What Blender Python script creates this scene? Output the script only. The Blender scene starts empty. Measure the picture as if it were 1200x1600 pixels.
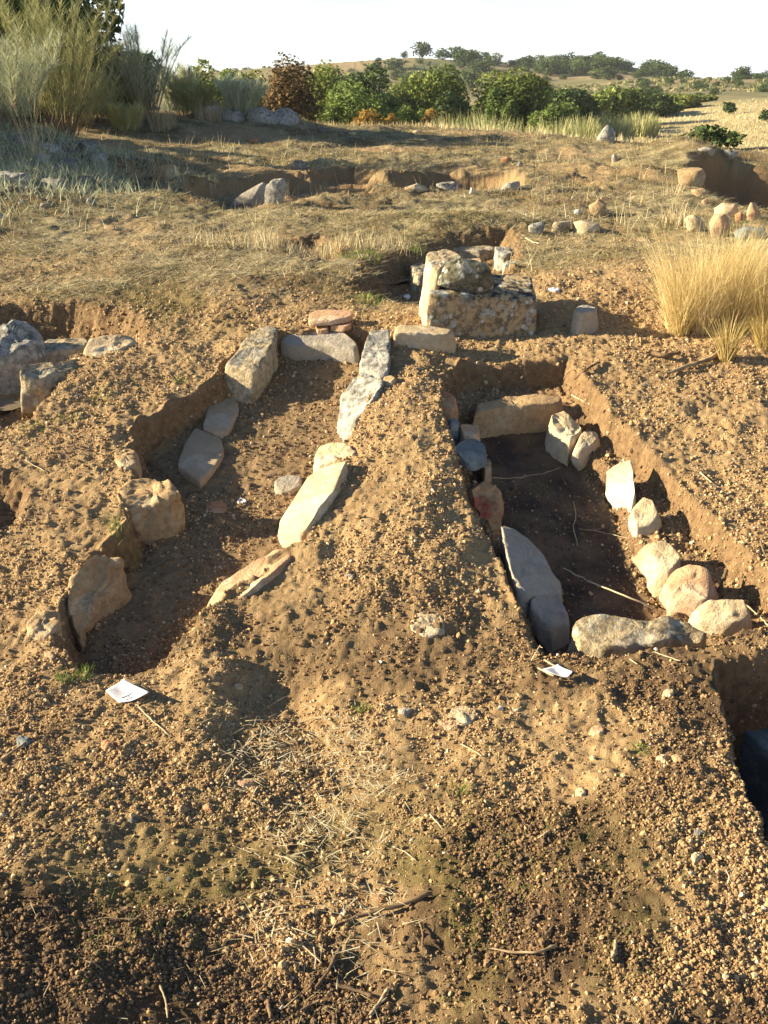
import bpy, math, random
import numpy as np
C = bpy.context.scene.collection
SC = bpy.context.scene
random.seed(7)
R = math.radians

# ------------------------------------------------------------------ camera model
CAM_Z = 2.10
PITCH = R(22.0)
FPX = 1640.0
def ray(px, py):
    u = (px-600.0)/FPX; v = (800.0-py)/FPX
    c, s = math.cos(PITCH), math.sin(PITCH)
    return np.array([u, c+v*s, -s+v*c])

# ------------------------------------------------------------------ noise
_rs = np.random.RandomState(11)
_perm = _rs.permutation(512).astype(np.int64)
_perm = np.concatenate([_perm, _perm, _perm])
_val = _rs.uniform(-1, 1, 512)
def vnoise2(x, y, seed=0):
    xi = np.floor(x).astype(np.int64); yi = np.floor(y).astype(np.int64)
    fx = x-xi; fy = y-yi
    fx = fx*fx*fx*(fx*(fx*6-15)+10); fy = fy*fy*fy*(fy*(fy*6-15)+10)
    def h(i, j): return _val[_perm[(_perm[(i+seed*17) & 511]+j) & 511]]
    a = h(xi, yi); b = h(xi+1, yi); c = h(xi, yi+1); d = h(xi+1, yi+1)
    return (a+(b-a)*fx)*(1-fy)+(c+(d-c)*fx)*fy
def fbm2(x, y, freq, octs=3, seed=0, gain=.5):
    r = 0; a = 1; f = freq
    for o in range(octs):
        ca, sa = math.cos(o*.9+seed), math.sin(o*.9+seed)
        r = r+a*vnoise2((x*ca-y*sa)*f+3.1*o, (x*sa+y*ca)*f-7.7*o, seed+o); a *= gain; f *= 2.03
    return r
def vnoise3(p, seed=0):
    i = np.floor(p).astype(np.int64); f = p-i; f = f*f*(3-2*f)
    def h(a, b, c): return _val[_perm[(_perm[(_perm[(i[:,0]+a+seed*13) & 511]+i[:,1]+b) & 511]+i[:,2]+c) & 511]]
    fx, fy, fz = f[:,0], f[:,1], f[:,2]
    def l(a, b, t): return a+(b-a)*t
    return l(l(l(h(0,0,0),h(1,0,0),fx), l(h(0,1,0),h(1,1,0),fx), fy), l(l(h(0,0,1),h(1,0,1),fx), l(h(0,1,1),h(1,1,1),fx), fy), fz)
def fbm3(p, freq, octs=3, seed=0, gain=.5):
    r = 0; a = 1; f = freq
    for o in range(octs):
        r = r+a*vnoise3(p*f+5.3*o, seed+o*3); a *= gain; f *= 2.07
    return r
def sst(a, b, x):
    t = np.clip((x-a)/(b-a), 0, 1); return t*t*(3-2*t)

# ------------------------------------------------------------------ terrain: smooth surface
_py = np.array([-500, 0, 1.5, 2.8, 3.5, 4.5, 5.5, 6.15, 7.0, 8.0, 10., 14., 20., 27., 60.])
_pz = np.array([-.3, -.05, 0, .0, .08, .35, .60, .755, .85, .89, .93, 1.0, 1.08, 1.13, 1.15])
_fy = np.linspace(-20, 60, 3201)
_fz = np.interp(_fy, _py, _pz)
_k = np.ones(17)/17.
_fz = np.convolve(np.pad(_fz, 8, mode='edge'), _k, mode='valid')
_hpx = np.array([-900, -300, 0, 300, 560, 640, 700, 780, 840, 900, 960, 1040, 1130, 1250, 1700])
_hpy = np.array([126, 126, 126, 118, 96, 90, 94, 102, 106, 104, 116, 130, 138, 138, 136])
def gauss(x, y, cx, cy, sx, sy):
    return np.exp(-((x-cx)/sx)**2-((y-cy)/sy)**2)
def surf(x, y):
    x = np.asarray(x, float); y = np.asarray(y, float)
    z = np.interp(y, _fy, _fz)
    z = np.where(y < -20, -.3, z)
    # banks, lips and hollows of the dig
    z = z+.85*gauss(x, y, -6.2, 14.5, 1.7, 2.2)+.75*gauss(x, y, -9.5, 19, 3.5, 5)+.45*gauss(x, y, -4.0, 25, 3.2, 2.2)
    z = z+.10*gauss(x, y, .15, 5.0, .30, 1.2)
    z = z+.10*gauss(x, y, 2.6, 7.6, 1.3, .9)+.12*gauss(x, y, .35, 9.9, .9, .5)
    z = z-.05*gauss(x, y, 1.6, 6.35, .7, .4)
    z = z+.11*gauss(x, y, -1.25, 1.9, .55, .8)+.10*gauss(x, y, .95, 2.5, .55, .65)+.32*gauss(x, y, 4.75, 17.2, .55, 1.5)-.03*gauss(x, y, -.25, 1.9, .4, .5)
    z = z+.12*sst(9.5, 11.5, y)*sst(-1, -4, x)*(1-sst(16, 20, y))
    # plateau edge, further away on the left than on the right
    yc = 29-9.5*sst(1.0, 6.0, x)-3*sst(6, 12, x)
    val = -1.1+.9*sst(45, 110, y)+2.6*sst(110, 220, y)
    val = val+1.4*sst(6, 26, x-y*.12)*sst(30, 90, y)+fbm2(x, y, .02, 2, 3)*.5*sst(40, 90, y)
    az = x/np.maximum(y, 1)
    px = 600+az*FPX*math.cos(PITCH)*1.02
    hp = np.interp(px, _hpx, _hpy)
    crest = CAM_Z+(137-hp)/FPX*(math.cos(PITCH)**2)*1.0*300
    hz = crest*np.exp(-((y-300)/95.)**2)
    far = sst(210, 300, y)
    val = np.where(y > 300, hz*.8+.3, np.maximum(val, 0)*(1-far)+np.minimum(val, 0)*(1-far)+far*np.maximum(hz, val*0))
    val = val+(sst(500, 1200, y)*5.5)*(.6+.5*vnoise2(x*.004, y*.001, 5))
    t = sst(0, 14, y-yc)
    z = z*(1-t)+val*t
    return z
def hit(px, py, h=0.0):
    """the place where the sight line through that part of the photograph meets the ground (raised by h)"""
    d = ray(px, py)
    ts = np.concatenate([np.linspace(1.2, 12, 700), np.geomspace(12.02, 700, 2500)])
    P = d[None, :]*ts[:, None]
    g = CAM_Z+P[:, 2]-surf(P[:, 0], P[:, 1])-h
    i = np.argmax(g < 0)
    if g[i] >= 0: i = len(ts)-1
    if i == 0: i = 1
    a = g[i-1]/(g[i-1]-g[i]); t = ts[i-1]+(ts[i]-ts[i-1])*a
    return np.array([d[0]*t, d[1]*t, CAM_Z+d[2]*t])

# ------------------------------------------------------------------ terrain: pits
PITS = [
 # rim as seen, depth, wall width, ragged amount
 dict(rim=[(432,522),(515,512),(603,512),(600,575),(565,665),(535,700),(500,790),(480,842),(425,872),(330,955),(255,1045),(205,1062),(120,1050),(75,1022),(105,985),(100,930),(150,868),(205,800),(205,742),(196,700),(222,655),(335,590),(352,560),(400,530)], d=.235, dy=((3.6,4.9,5.9),(.15,.185,.125)), w=.06, a=.024, damp_shade=.42),
 dict(rim=[(690,585),(720,562),(885,560),(905,585),(960,648),(1050,738),(1130,825),(1215,905),(1300,985),(1180,995),(1115,1018),(930,1035),(848,1032),(814,965),(772,850),(722,770),(702,690),(690,640)], d=.14, w=.05, a=.012, damp_shade=.2),
 dict(rim=[(706,655),(740,632),(860,630),(905,680),(950,735),(985,800),(1025,880),(1065,950),(1030,975),(920,1010),(850,1030),(816,965),(776,850),(728,770),(706,690)], d=.075, w=.05, a=.016, h=-.13, damp_shade=1.),
 dict(rim=[(1113,1045),(1132,1110),(1150,1180),(1172,1260),(1215,1345),(1300,1420),(1500,1300),(1500,1040),(1300,1040),(1190,1040)], d=.60, w=.10, a=.03, damp_shade=.9),
 dict(rim=[(-120,500),(0,476),(120,470),(212,488),(240,512),(218,540),(120,560),(92,600),(55,660),(-120,690)], d=.20, w=.16, a=.04, damp_shade=.15),
 dict(rim=[(535,445),(565,408),(640,385),(690,362),(805,352),(822,385),(806,430),(838,470),(700,486),(620,470),(560,458)], d=.20, w=.28, a=.05, damp_shade=.6),
 dict(rim=[(262,297),(330,272),(430,270),(560,262),(602,273),(592,300),(520,306),(440,322),(360,328),(290,314)], d=.22, w=.22, a=.12, damp_shade=.6),
 dict(rim=[(596,275),(700,264),(822,272),(832,290),(740,300),(610,292)], d=.20, w=.2, a=.10, damp_shade=.6),
 dict(rim=[(1072,240),(1130,236),(1400,262),(1400,338),(1200,332),(1140,318),(1098,296)], d=.62, w=.2, a=.12, damp_shade=.7),
 dict(rim=[(-60,748),(22,735),(56,762),(50,802),(22,830),(-80,850)], d=.10, w=.12, a=.03, damp_shade=.1),
 dict(rim=[(425,372),(500,362),(545,375),(535,400),(480,410),(430,398)], d=.16, w=.35, a=.08, damp_shade=.2),
 dict(rim=[(165,262),(255,252),(305,268),(280,292),(200,300),(160,285)], d=.25, w=.4, a=.1, damp_shade=.7),
 dict(rim=[(880,645),(905,640),(940,690),(1000,760),(1050,850),(1040,860),(985,790),(940,725),(900,680)], d=.0, w=.05, a=.02, h=-.11, damp_shade=.1),
]
def poly_sdf(x, y, poly):
    n = len(poly); d2 = np.full(x.shape, 1e9); ins = np.zeros(x.shape, bool)
    for i in range(n):
        ax, ay = poly[i]; bx, by = poly[(i+1) % n]
        ex, ey = bx-ax, by-ay; wx, wy = x-ax, y-ay
        t = np.clip((wx*ex+wy*ey)/(ex*ex+ey*ey+1e-12), 0, 1)
        d2 = np.minimum(d2, (wx-ex*t)**2+(wy-ey*t)**2)
        c = ((ay <= y) != (by <= y))
        xx = ax+(y-ay)*ex/(ey if abs(ey) > 1e-9 else 1e-9)
        ins ^= (c & (x < xx))
    d = np.sqrt(d2); return np.where(ins, -d, d)
for p in PITS:
    p['poly'] = [tuple(hit(a, b, p.get('h', 0))[:2]) for a, b in p['rim']]
    q = np.array(p['poly']); p['bb'] = (q[:,0].min()-.5, q[:,0].max()+.5, q[:,1].min()-.5, q[:,1].max()+.5)
def dig(x, y):
    """depth dug below the smooth surface, colour zones (damp, scarp), bareness"""
    x = np.asarray(x, float); y = np.asarray(y, float)
    dep = np.zeros(x.shape); damp_shade = np.zeros(x.shape); scarp = np.zeros(x.shape)
    for p in PITS:
        b = p['bb']; m = (x > b[0]) & (x < b[1]) & (y > b[2]) & (y < b[3])
        if not m.any(): continue
        xs, ys = x[m], y[m]
        s = poly_sdf(xs, ys, p['poly'])
        s = s+p['a']*(fbm2(xs, ys, 1/max(p['w']*2.2, .12), 3, 9))
        t = sst(p['w']*.15, -p['w'], s)
        dv_ = p['d'] if 'dy' not in p else np.interp(ys, p['dy'][0], p['dy'][1])
        dep[m] += dv_*t
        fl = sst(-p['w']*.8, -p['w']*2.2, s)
        damp_shade[m] = np.maximum(damp_shade[m], fl*p['damp_shade'])
        sc = sst(.03, -.02, s)*(1-fl)
        scarp[m] = np.maximum(scarp[m], sc)
    return dep, damp_shade, scarp
FORE = [(445,1070,.20,.20,.060),(480,1140,.22,.17,.045)]
_fh = [(hit(a, b)[:2], sx, sy, d) for a, b, sx, sy, d in FORE]
_lip = [(hit(a, b)[:2], sx, sy, d) for a, b, sx, sy, d in [(322,1015,.09,.22,.03),(318,1080,.11,.18,.02),(290,1160,.2,.15,.03)]]
def height(x, y, detail=True):
    dep, damp_shade, scarp = dig(x, y)
    z = surf(x, y)-dep; hol = sum(np.exp(-((x-c[0])/sx)**2-((y-c[1])/sy)**2) for c, sx, sy, d in _fh); x0_, y0_ = x, y; x = x+.04*fbm2(x0_, y0_, 5., 3, 33)*np.minimum(hol*3, 1); y = y+.04*fbm2(x0_, y0_, 5., 3, 37)*np.minimum(hol*3, 1)
    for c, sx, sy, d in _fh: z = z-d*gauss(x, y, c[0], c[1], sx, sy)
    for c, sx, sy, d in _lip: z = z+d*gauss(x, y, c[0], c[1], sx, sy)
    x, y = x0_, y0_
    if detail:
        near = 1-sst(12, 30, y)
        inpit = sst(.05, .15, dep)
        k = 1-.5*inpit*damp_shade**.5
        z = z+fbm2(x, y, 1.1, 3, 21)*.030*(1-.7*inpit)*(sst(-2,2,y)+.3*0+0)*(1+1.5*sst(8, 16, y))
        z = z+k*(fbm2(x, y, 8., 3, 31)*.011)
        z = z+k*near*np.abs(fbm2(x, y, 30., 2, 41))*.012*(1-sst(6, 10, y))
        # pieces broken from the walls of the cuts
        z = z+scarp*(fbm2(x, y, 14., 4, 51)*.018+np.abs(fbm2(x, y, 38., 2, 53))*.012)
        z = z+sst(7, 9, y)*near*fbm2(x, y, 6.5, 3, 63)*.013
        z = z+sst(9, 14, y)*near*fbm2(x, y, 2.6, 3, 61)*.026
    return z, dep, damp_shade, scarp

def link(o, parent=None):
    C.objects.link(o)
    if parent: o.parent = parent
    return o
def mesh_np(name, V, F, mat=None, parent=None, attrs=None, smooth=True, loc=None, fsz=None):
    """V (n,3); F (m,k) index array (all faces the same size)"""
    me = bpy.data.meshes.new(name)
    V = np.asarray(V, np.float32); F = np.asarray(F, np.int32)
    k = F.shape[1]; m = F.shape[0]
    me.vertices.add(len(V)); me.vertices.foreach_set('co', V.ravel())
    me.loops.add(m*k); me.loops.foreach_set('vertex_index', F.ravel())
    me.polygons.add(m)
    me.polygons.foreach_set('loop_start', np.arange(0, m*k, k, dtype=np.int32))
    me.polygons.foreach_set('loop_total', np.full(m, k, dtype=np.int32))
    me.update(calc_edges=True)
    me.polygons.foreach_set('use_smooth', np.full(m, smooth, dtype=bool))
    for an, av in (attrs or {}).items():
        a = me.attributes.new(an, 'FLOAT', 'POINT'); a.data.foreach_set('value', np.asarray(av, np.float32).ravel())
    if mat: me.materials.append(mat)
    me.validate()
    o = bpy.data.objects.new(name, me); link(o, parent)
    if loc is not None: o.location = loc
    return o
def tag(o, label=None, cat=None, group=None, kind=None):
    if label: o['label'] = label
    if cat: o['category'] = cat
    if group: o['group'] = group
    if kind: o['kind'] = kind
    return o
def empty(name, loc, label, cat, group=None):
    o = bpy.data.objects.new(name, None); o.location = loc; o.empty_display_size = .1
    C.objects.link(o); return tag(o, label, cat, group)

# ------------------------------------------------------------------ materials
class N:
    def __init__(s, name):
        s.m = bpy.data.materials.new(name); s.m.use_nodes = True
        s.t = s.m.node_tree; s.t.nodes.clear()
        s.out = s.t.nodes.new('ShaderNodeOutputMaterial'); s.b = s.t.nodes.new('ShaderNodeBsdfPrincipled')
        s.t.links.new(s.b.outputs[0], s.out.inputs[0])
        s.b.inputs['Roughness'].default_value = .92; s.b.inputs['Specular IOR Level'].default_value = .2
    def n(s, t, **k):
        x = s.t.nodes.new(t)
        for a, v in k.items():
            if a.startswith('i_'): x.inputs[a[2:].replace('_', ' ')].default_value = v
            else: setattr(x, a, v)
        return x
    def l(s, a, b): s.t.links.new(a, b)
    def noise(s, scale, det=4, rough=.55, vec=None, co='Object'):
        x = s.n('ShaderNodeTexNoise'); x.inputs['Scale'].default_value = scale; x.inputs['Detail'].default_value = det; x.inputs['Roughness'].default_value = rough
        if vec is None:
            if not hasattr(s, 'tc'): s.tc = s.n('ShaderNodeTexCoord')
            vec = s.tc.outputs[co]
        s.l(vec, x.inputs['Vector']); return x.outputs['Fac']
    def ramp(s, fac, stops):
        r = s.n('ShaderNodeValToRGB'); e = r.color_ramp.elements
        while len(e) < len(stops): e.new(.5)
        for i, (p, c) in enumerate(stops):
            e[i].position = p; e[i].color = (c if isinstance(c, (tuple, list)) else (c, c, c))+((1,) if not isinstance(c, (tuple, list)) or len(c) == 3 else ())
        s.l(fac, r.inputs[0]); return r.outputs[0]
    def mix(s, f, a, b, mode='MIX'):
        x = s.n('ShaderNodeMix', data_type='RGBA', blend_type=mode)
        for sock, v in ((x.inputs[0], f), (x.inputs[6], a), (x.inputs[7], b)):
            if hasattr(v, 'links'): s.l(v, sock)
            elif isinstance(v, (int, float)): sock.default_value = v if sock is x.inputs[0] else (v, v, v, 1)
            else: sock.default_value = tuple(v)+(1,)
        return x.outputs[2]
    def math(s, op, a, b=None):
        x = s.n('ShaderNodeMath', operation=op)
        for i, v in enumerate((a, b)):
            if v is None: continue
            if hasattr(v, 'links'): s.l(v, x.inputs[i])
            else: x.inputs[i].default_value = v
        return x.outputs[0]
    def attr(s, name):
        a = s.n('ShaderNodeAttribute'); a.attribute_name = name; return a.outputs['Fac']
    def bump(s, h, dist=.01, strength=1.):
        b = s.n('ShaderNodeBump'); b.inputs['Distance'].default_value = dist; b.inputs['Strength'].default_value = strength
        s.l(h, b.inputs['Height']); s.l(b.outputs[0], s.b.inputs['Normal'])
    def base(s, c):
        if hasattr(c, 'links'): s.l(c, s.b.inputs['Base Color'])
        else: s.b.inputs['Base Color'].default_value = tuple(c)+(1,)
        return s.m

def mat_ground():
    m = N('earth')
    g1 = m.noise(2.2, 5); g2 = m.noise(28, 5, .6); g3 = m.noise(210, 4, .7)
    soil = m.mix(m.ramp(g1, [(.35, 0.), (.68, 1.)]), (.38, .248, .120), (.26, .158, .076))
    soil = m.mix(m.ramp(g2, [(.40, 0.), (.66, 1.)]), soil, (.44, .31, .165))
    dry = m.mix(m.ramp(m.noise(3.1, 6, .62), [(.38, 0.), (.62, 1.)]), (.12, .098, .05), (.34, .285, .165))
    dry = m.mix(m.ramp(m.noise(.9, 5, .6), [(.50, 0.), (.66, 1.)]), dry, (.15, .098, .052))
    c = m.mix(m.attr('grassy'), soil, dry)
    c = m.mix(m.attr('darksoil_vignette'), c, (.12, .075, .040))
    moss = m.mix(m.ramp(m.noise(45, 4, .6), [(.4, 0.), (.6, 1.)]), (.12, .10, .032), (.20, .145, .06))
    c = m.mix(m.attr('moss'), c, moss)
    field = m.mix(m.ramp(m.noise(.12, 6, .6), [(.36, 0.), (.66, 1.)]), (.50, .40, .21), (.36, .31, .15))
    c = m.mix(m.attr('field'), c, field)
    hill = m.mix(m.ramp(m.noise(.03, 6, .65), [(.40, 0.), (.60, 1.)]), (.30, .225, .12), (.13, .14, .06))
    c = m.mix(m.attr('hill'), c, hill)
    c = m.mix(m.attr('scarp'), c, m.mix(m.ramp(g2, [(.35, 0.), (.65, 1.)]), (.30, .195, .100), (.17, .10, .052)))
    fl = m.mix(m.ramp(m.noise(5, 4), [(.38, 0.), (.62, 1.)]), (.075, .050, .038), (.20, .125, .075))  # dark moist floor earth, albedo lowered further to deepen the pit shade
    c = m.mix(m.attr('damp_shade'), c, fl)
    c = m.mix(m.ramp(g3, [(.2, .82), (.8, 1.)]), (0, 0, 0), c)
    h = m.math('ADD', m.math('MULTIPLY', g3, .5), g2)
    h = m.math('ADD', h, m.math('MULTIPLY', m.math('MULTIPLY', m.noise(13, 6, .7), m.attr('scarp')), 3.))
    m.bump(h, .012, 1.)
    return m.base(c)
def mat_tint(name, stops, rough=.9, spec=.15, trans=0.):
    m = N(name)
    c = m.ramp(m.attr('tint'), stops)
    m.base(c); m.b.inputs['Roughness'].default_value = rough; m.b.inputs['Specular IOR Level'].default_value = spec
    if trans:
        tr = m.n('ShaderNodeBsdfTranslucent'); mx = m.n('ShaderNodeMixShader'); mx.inputs[0].default_value = trans
        m.l(c, tr.inputs[0]); m.l(m.b.outputs[0], mx.inputs[1]); m.l(tr.outputs[0], mx.inputs[2]); m.l(mx.outputs[0], m.out.inputs[0])
    return m.m
def mat_stone(name, c1, c2, c3=None, lichen=0., dark=0., dirt=.35, scale=1.):
    m = N(name)
    n1 = m.noise(7*scale, 6, .62); n2 = m.noise(34*scale, 6, .68); n3 = m.noise(120, 4, .6)
    c = m.mix(m.ramp(n1, [(.36, 0.), (.64, 1.)]), c1, c2)
    if c3: c = m.mix(m.ramp(m.noise(3.2*scale, 5, .7), [(.52, 0.), (.62, 1.)]), c, c3)
    c = m.mix(m.math('MULTIPLY', m.ramp(n2, [(.44, 0.), (.68, 1.)]), dirt), c, tuple(v*.42 for v in c2))
    geo = m.n('ShaderNodeNewGeometry'); sx = m.n('ShaderNodeSeparateXYZ'); m.l(geo.outputs['Normal'], sx.inputs[0])
    if dark:   # black crustose lichen, thicker on upward faces
        up = m.ramp(sx.outputs[2], [(.0, .55), (.7, 1.)])
        dk = m.math('MULTIPLY', m.math('MULTIPLY', m.ramp(m.noise(17, 6, .7), [(.45, 0.), (.56, 1.)]), up), dark)
        c = m.mix(dk, c, (.035, .035, .032))
    if lichen:
        v = m.n('ShaderNodeTexVoronoi'); v.inputs['Scale'].default_value = 21; m.l(m.tc.outputs['Object'], v.inputs['Vector'])
        sp = m.ramp(v.outputs['Distance'], [(.24, 1.), (.36, 0.)])
        pick = m.ramp(m.noise(9, 4, .6), [(.47, 0.), (.56, 1.)])
        c = m.mix(m.math('MULTIPLY', m.math('MULTIPLY', sp, pick), lichen), c, (.52, .53, .48))
        c = m.mix(m.math('MULTIPLY', m.ramp(m.noise(12, 6, .7), [(.54, 0.), (.64, 1.)]), lichen*.8), c, (.42, .43, .39))
        c = m.mix(m.math('MULTIPLY', m.ramp(m.noise(10.5, 5, .7, ), [(.66, 0.), (.70, 1.)]), lichen), c, (.45, .33, .06))
    m.bump(m.math('ADD', m.math('MULTIPLY', n3, .35), n2), .014, .9)
    return m.base(c)

M = {}
M['ground'] = mat_ground()
M['pebble'] = mat_tint('gravel_stone', [(0, (.13, .09, .06)), (.25, (.19, .115, .06)), (.6, (.42, .28, .142)), (.85, (.53, .395, .235)), (.97, (.60, .52, .40)), (1, (.75, .72, .66))])
M['rubble'] = mat_tint('rubble_stone_grey', [(0, (.07, .065, .055)), (.6, (.17, .165, .14)), (1, (.34, .32, .27))])
M['straw'] = mat_tint('dry_straw', [(0, (.22, .16, .08)), (.5, (.48, .38, .21)), (1, (.72, .64, .44))], trans=.15)
M['turf'] = mat_tint('short_turf', [(0, (.16, .11, .055)), (.45, (.28, .21, .10)), (.8, (.21, .20, .075)), (1, (.14, .19, .06))], trans=.2)
M['green'] = mat_tint('green_blades', [(0, (.10, .15, .03)), (1, (.26, .34, .09))], trans=.25)
M['golden'] = mat_tint('golden_grass', [(0, (.36, .27, .09)), (.5, (.62, .48, .22)), (1, (.85, .72, .44))], trans=.25)
M['twig'] = mat_tint('dead_twig', [(0, (.10, .065, .04)), (.5, (.22, .15, .09)), (1, (.52, .42, .27))])
M['bark'] = mat_tint('bark', [(0, (.07, .05, .035)), (1, (.17, .13, .095))])
M['broom'] = mat_tint('broom_stems', [(0, (.20, .21, .08)), (.5, (.38, .38, .17)), (1, (.55, .52, .27))], trans=.2)
M['broomgrey'] = mat_tint('grey_broom_stems', [(0, (.26, .27, .17)), (.5, (.46, .48, .31)), (1, (.62, .62, .44))], trans=.2)
M['leafdark'] = mat_tint('dark_leaves', [(0, (.03, .05, .02)), (.6, (.065, .10, .035)), (1, (.12, .16, .055))], trans=.15)
M['leafmid'] = mat_tint('green_leaves', [(0, (.07, .10, .025)), (.6, (.18, .22, .055)), (1, (.38, .39, .12))], trans=.25)
M['leafbright'] = mat_tint('bright_leaves', [(0, (.07, .11, .03)), (.6, (.17, .23, .06)), (1, (.33, .38, .12))], trans=.3)
M['scrub'] = mat_tint('olive_scrub', [(0, (.10, .11, .045)), (.5, (.20, .21, .09)), (1, (.36, .32, .17))], trans=.2)
M['leafred'] = mat_tint('reddish_leaves', [(0, (.05, .045, .025)), (.6, (.12, .085, .04)), (1, (.21, .13, .06))], trans=.2)
M['leafochre'] = mat_tint('ochre_leaves', [(0, (.16, .10, .02)), (.6, (.34, .21, .05)), (1, (.45, .32, .09))], trans=.2)
M['lime'] = mat_stone('pale_limestone', (.56, .44, .28), (.46, .34, .20), (.60, .50, .36), dirt=.35)
M['limel'] = mat_stone('lichened_limestone', (.50, .40, .25), (.38, .29, .18), (.36, .33, .27), lichen=.55, dark=.55, dirt=.5)
M['block'] = mat_stone('weathered_block', (.50, .37, .21), (.40, .28, .15), (.26, .22, .16), lichen=1., dark=1., dirt=.6)
M['cap'] = mat_stone('lichen_crusted_stone', (.26, .23, .14), (.17, .155, .10), (.10, .10, .07), lichen=1., dark=1., dirt=.6)
M['grey'] = mat_stone('grey_granite', (.40, .37, .32), (.29, .27, .235), (.46, .43, .38), lichen=.6, dark=.6, dirt=.45)
M['greyp'] = mat_stone('plain_grey_stone', (.38, .34, .29), (.30, .26, .21), (.42, .36, .27), dirt=.3)
M['earthy'] = mat_stone('earth_stained_stone', (.46, .32, .175), (.36, .23, .12), (.50, .40, .26), dirt=.5)
M['pink'] = mat_stone('pinkish_sandstone', (.52, .33, .20), (.44, .25, .14), (.60, .45, .31), dirt=.3)
M['slabf'] = mat_stone('dusty_floor_slab', (.44, .33, .22), (.36, .26, .17), (.50, .40, .29), dirt=.2)
M['slate'] = mat_stone('blue_slate', (.17, .20, .21), (.12, .145, .155), (.26, .29, .28), dirt=.3)
M['red'] = mat_stone('red_blotched_stone', (.46, .30, .16), (.40, .22, .11), (.33, .045, .035), dirt=.4)
M['brick'] = mat_stone('terracotta', (.48, .25, .13), (.40, .19, .095), (.50, .33, .20), dirt=.4)
M['white'] = mat_stone('white_quartz', (.72, .68, .58), (.60, .54, .43), (.76, .74, .68), dirt=.25)
M['cream'] = mat_stone('cream_stone', (.66, .57, .41), (.54, .43, .28), (.68, .62, .50), dirt=.3)
M['dark'] = mat_stone('dark_rock', (.22, .20, .18), (.15, .14, .13), (.30, .28, .26), lichen=.5, dark=.3, dirt=.5)
mm = N('card_paper'); M['paper'] = mm.base(mm.mix(mm.ramp(mm.noise(40, 3), [(.5, 0.), (.68, 1.)]), (.78, .75, .76), (.70, .55, .52)))
mm = N('marker_ink'); M['ink'] = mm.base((.05, .05, .09))
mm = N('puddle_water'); mm.b.inputs['Roughness'].default_value = .12; mm.b.inputs['Specular IOR Level'].default_value = .5; M['puddle'] = mm.base((.20, .16, .11))

# ------------------------------------------------------------------ the ground sheet
def axis_x():
    a = np.arange(-2.7, 2.7001, .0105); s = .0105; r = [a[-1]]
    while r[-1] < 1500:
        s *= 1.032; r.append(r[-1]+s)
    r = np.array(r[1:]); return np.concatenate([-r[::-1], a, r])
def axis_y():
    back = -np.geomspace(.4, 300, 26)[::-1]
    ys = [0.0, .4, .8, 1.2, 1.5]; s = .009
    while ys[-1] < 1700:
        y = ys[-1]
        s = .0095 if y < 4.2 else (.0095+(y-4.2)*.0026 if y < 12 else min(.030+(y-12)*.006, 1.0) if y < 60 else s*1.03)
        ys.append(y+s)
    return np.concatenate([back, np.array(ys)])
AX, AY = axis_x(), axis_y()
GX, GY = np.meshgrid(AX, AY)
gx, gy = GX.ravel(), GY.ravel()
gz, gdep, gdamp_shade, gscarp = height(gx, gy)
nx, ny = len(AX), len(AY)
print('GROUND', nx, ny, nx*ny)
def ground_z(x, y):
    x = np.atleast_1d(np.asarray(x, float)); y = np.atleast_1d(np.asarray(y, float))
    i = np.clip(np.searchsorted(AX, x)-1, 0, nx-2); j = np.clip(np.searchsorted(AY, y)-1, 0, ny-2)
    tx = (x-AX[i])/(AX[i+1]-AX[i]); ty = (y-AY[j])/(AY[j+1]-AY[j])
    Z = gz.reshape(ny, nx)
    return (Z[j, i]*(1-tx)+Z[j, i+1]*tx)*(1-ty)+(Z[j+1, i]*(1-tx)+Z[j+1, i+1]*tx)*ty
def hitg(px, py, h=0.0):
    """as hit(), on the dug ground itself"""
    d = ray(px, py); ts = np.concatenate([np.linspace(1.2, 14, 1500), np.geomspace(14.02, 700, 3000)]); P = d[None, :]*ts[:, None]
    g = CAM_Z+P[:, 2]-ground_z(P[:, 0], P[:, 1])-h
    i = max(1, int(np.argmax(g < 0)))
    return np.array([P[i, 0], P[i, 1], CAM_Z+P[i, 2]])
def grassy(x, y):
    n = fbm2(x, y, .9, 3, 71)
    t = sst(6.3, 7.9, y+.6*n-.22*np.minimum(x, 0)-.9*sst(.5, 1.4, x))
    t = t*(1-.65*sst(.1, .5, fbm2(x, y, .5, 3, 75)))
    return t
def mossy(x, y):
    n = fbm2(x, y, 2.2, 3, 81)
    return np.clip(sst(-.35, .35, n)*gauss(x, y, -.15, 2.0, 1.0, .65)*1.2+.75*sst(.0, .5, n)*gauss(x, y, -1.6, 6.7, 1.4, .7), 0, 1)
def darksoil_vignette(x, y):  # patchy dark soil, plus vignette darkness painted into the near edge
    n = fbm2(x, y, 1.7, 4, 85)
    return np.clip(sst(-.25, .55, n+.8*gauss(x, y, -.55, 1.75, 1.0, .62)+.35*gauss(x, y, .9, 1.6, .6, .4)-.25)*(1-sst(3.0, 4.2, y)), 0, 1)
gi = np.arange(nx*ny).reshape(ny, nx)
GF = np.stack([gi[:-1, :-1].ravel(), gi[:-1, 1:].ravel(), gi[1:, 1:].ravel(), gi[1:, :-1].ravel()], 1)
ycr = 29-9.5*sst(1.0, 6.0, gx)-3*sst(6, 12, gx)
fieldm = sst(0, 6, gy-ycr); hillm = sst(88, 125, gy)
gra = grassy(gx, gy)*(1-sst(.03, .12, gdep)*.8)
g = mesh_np('ground', np.stack([gx, gy, gz], 1), GF, M['ground'], attrs=dict(damp_shade=gdamp_shade, scarp=gscarp*(1-.55*sst(8, 11, gy)), grassy=gra, moss=mossy(gx, gy), darksoil_vignette=darksoil_vignette(gx, gy), field=fieldm, hill=hillm))
tag(g, kind='structure')

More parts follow.
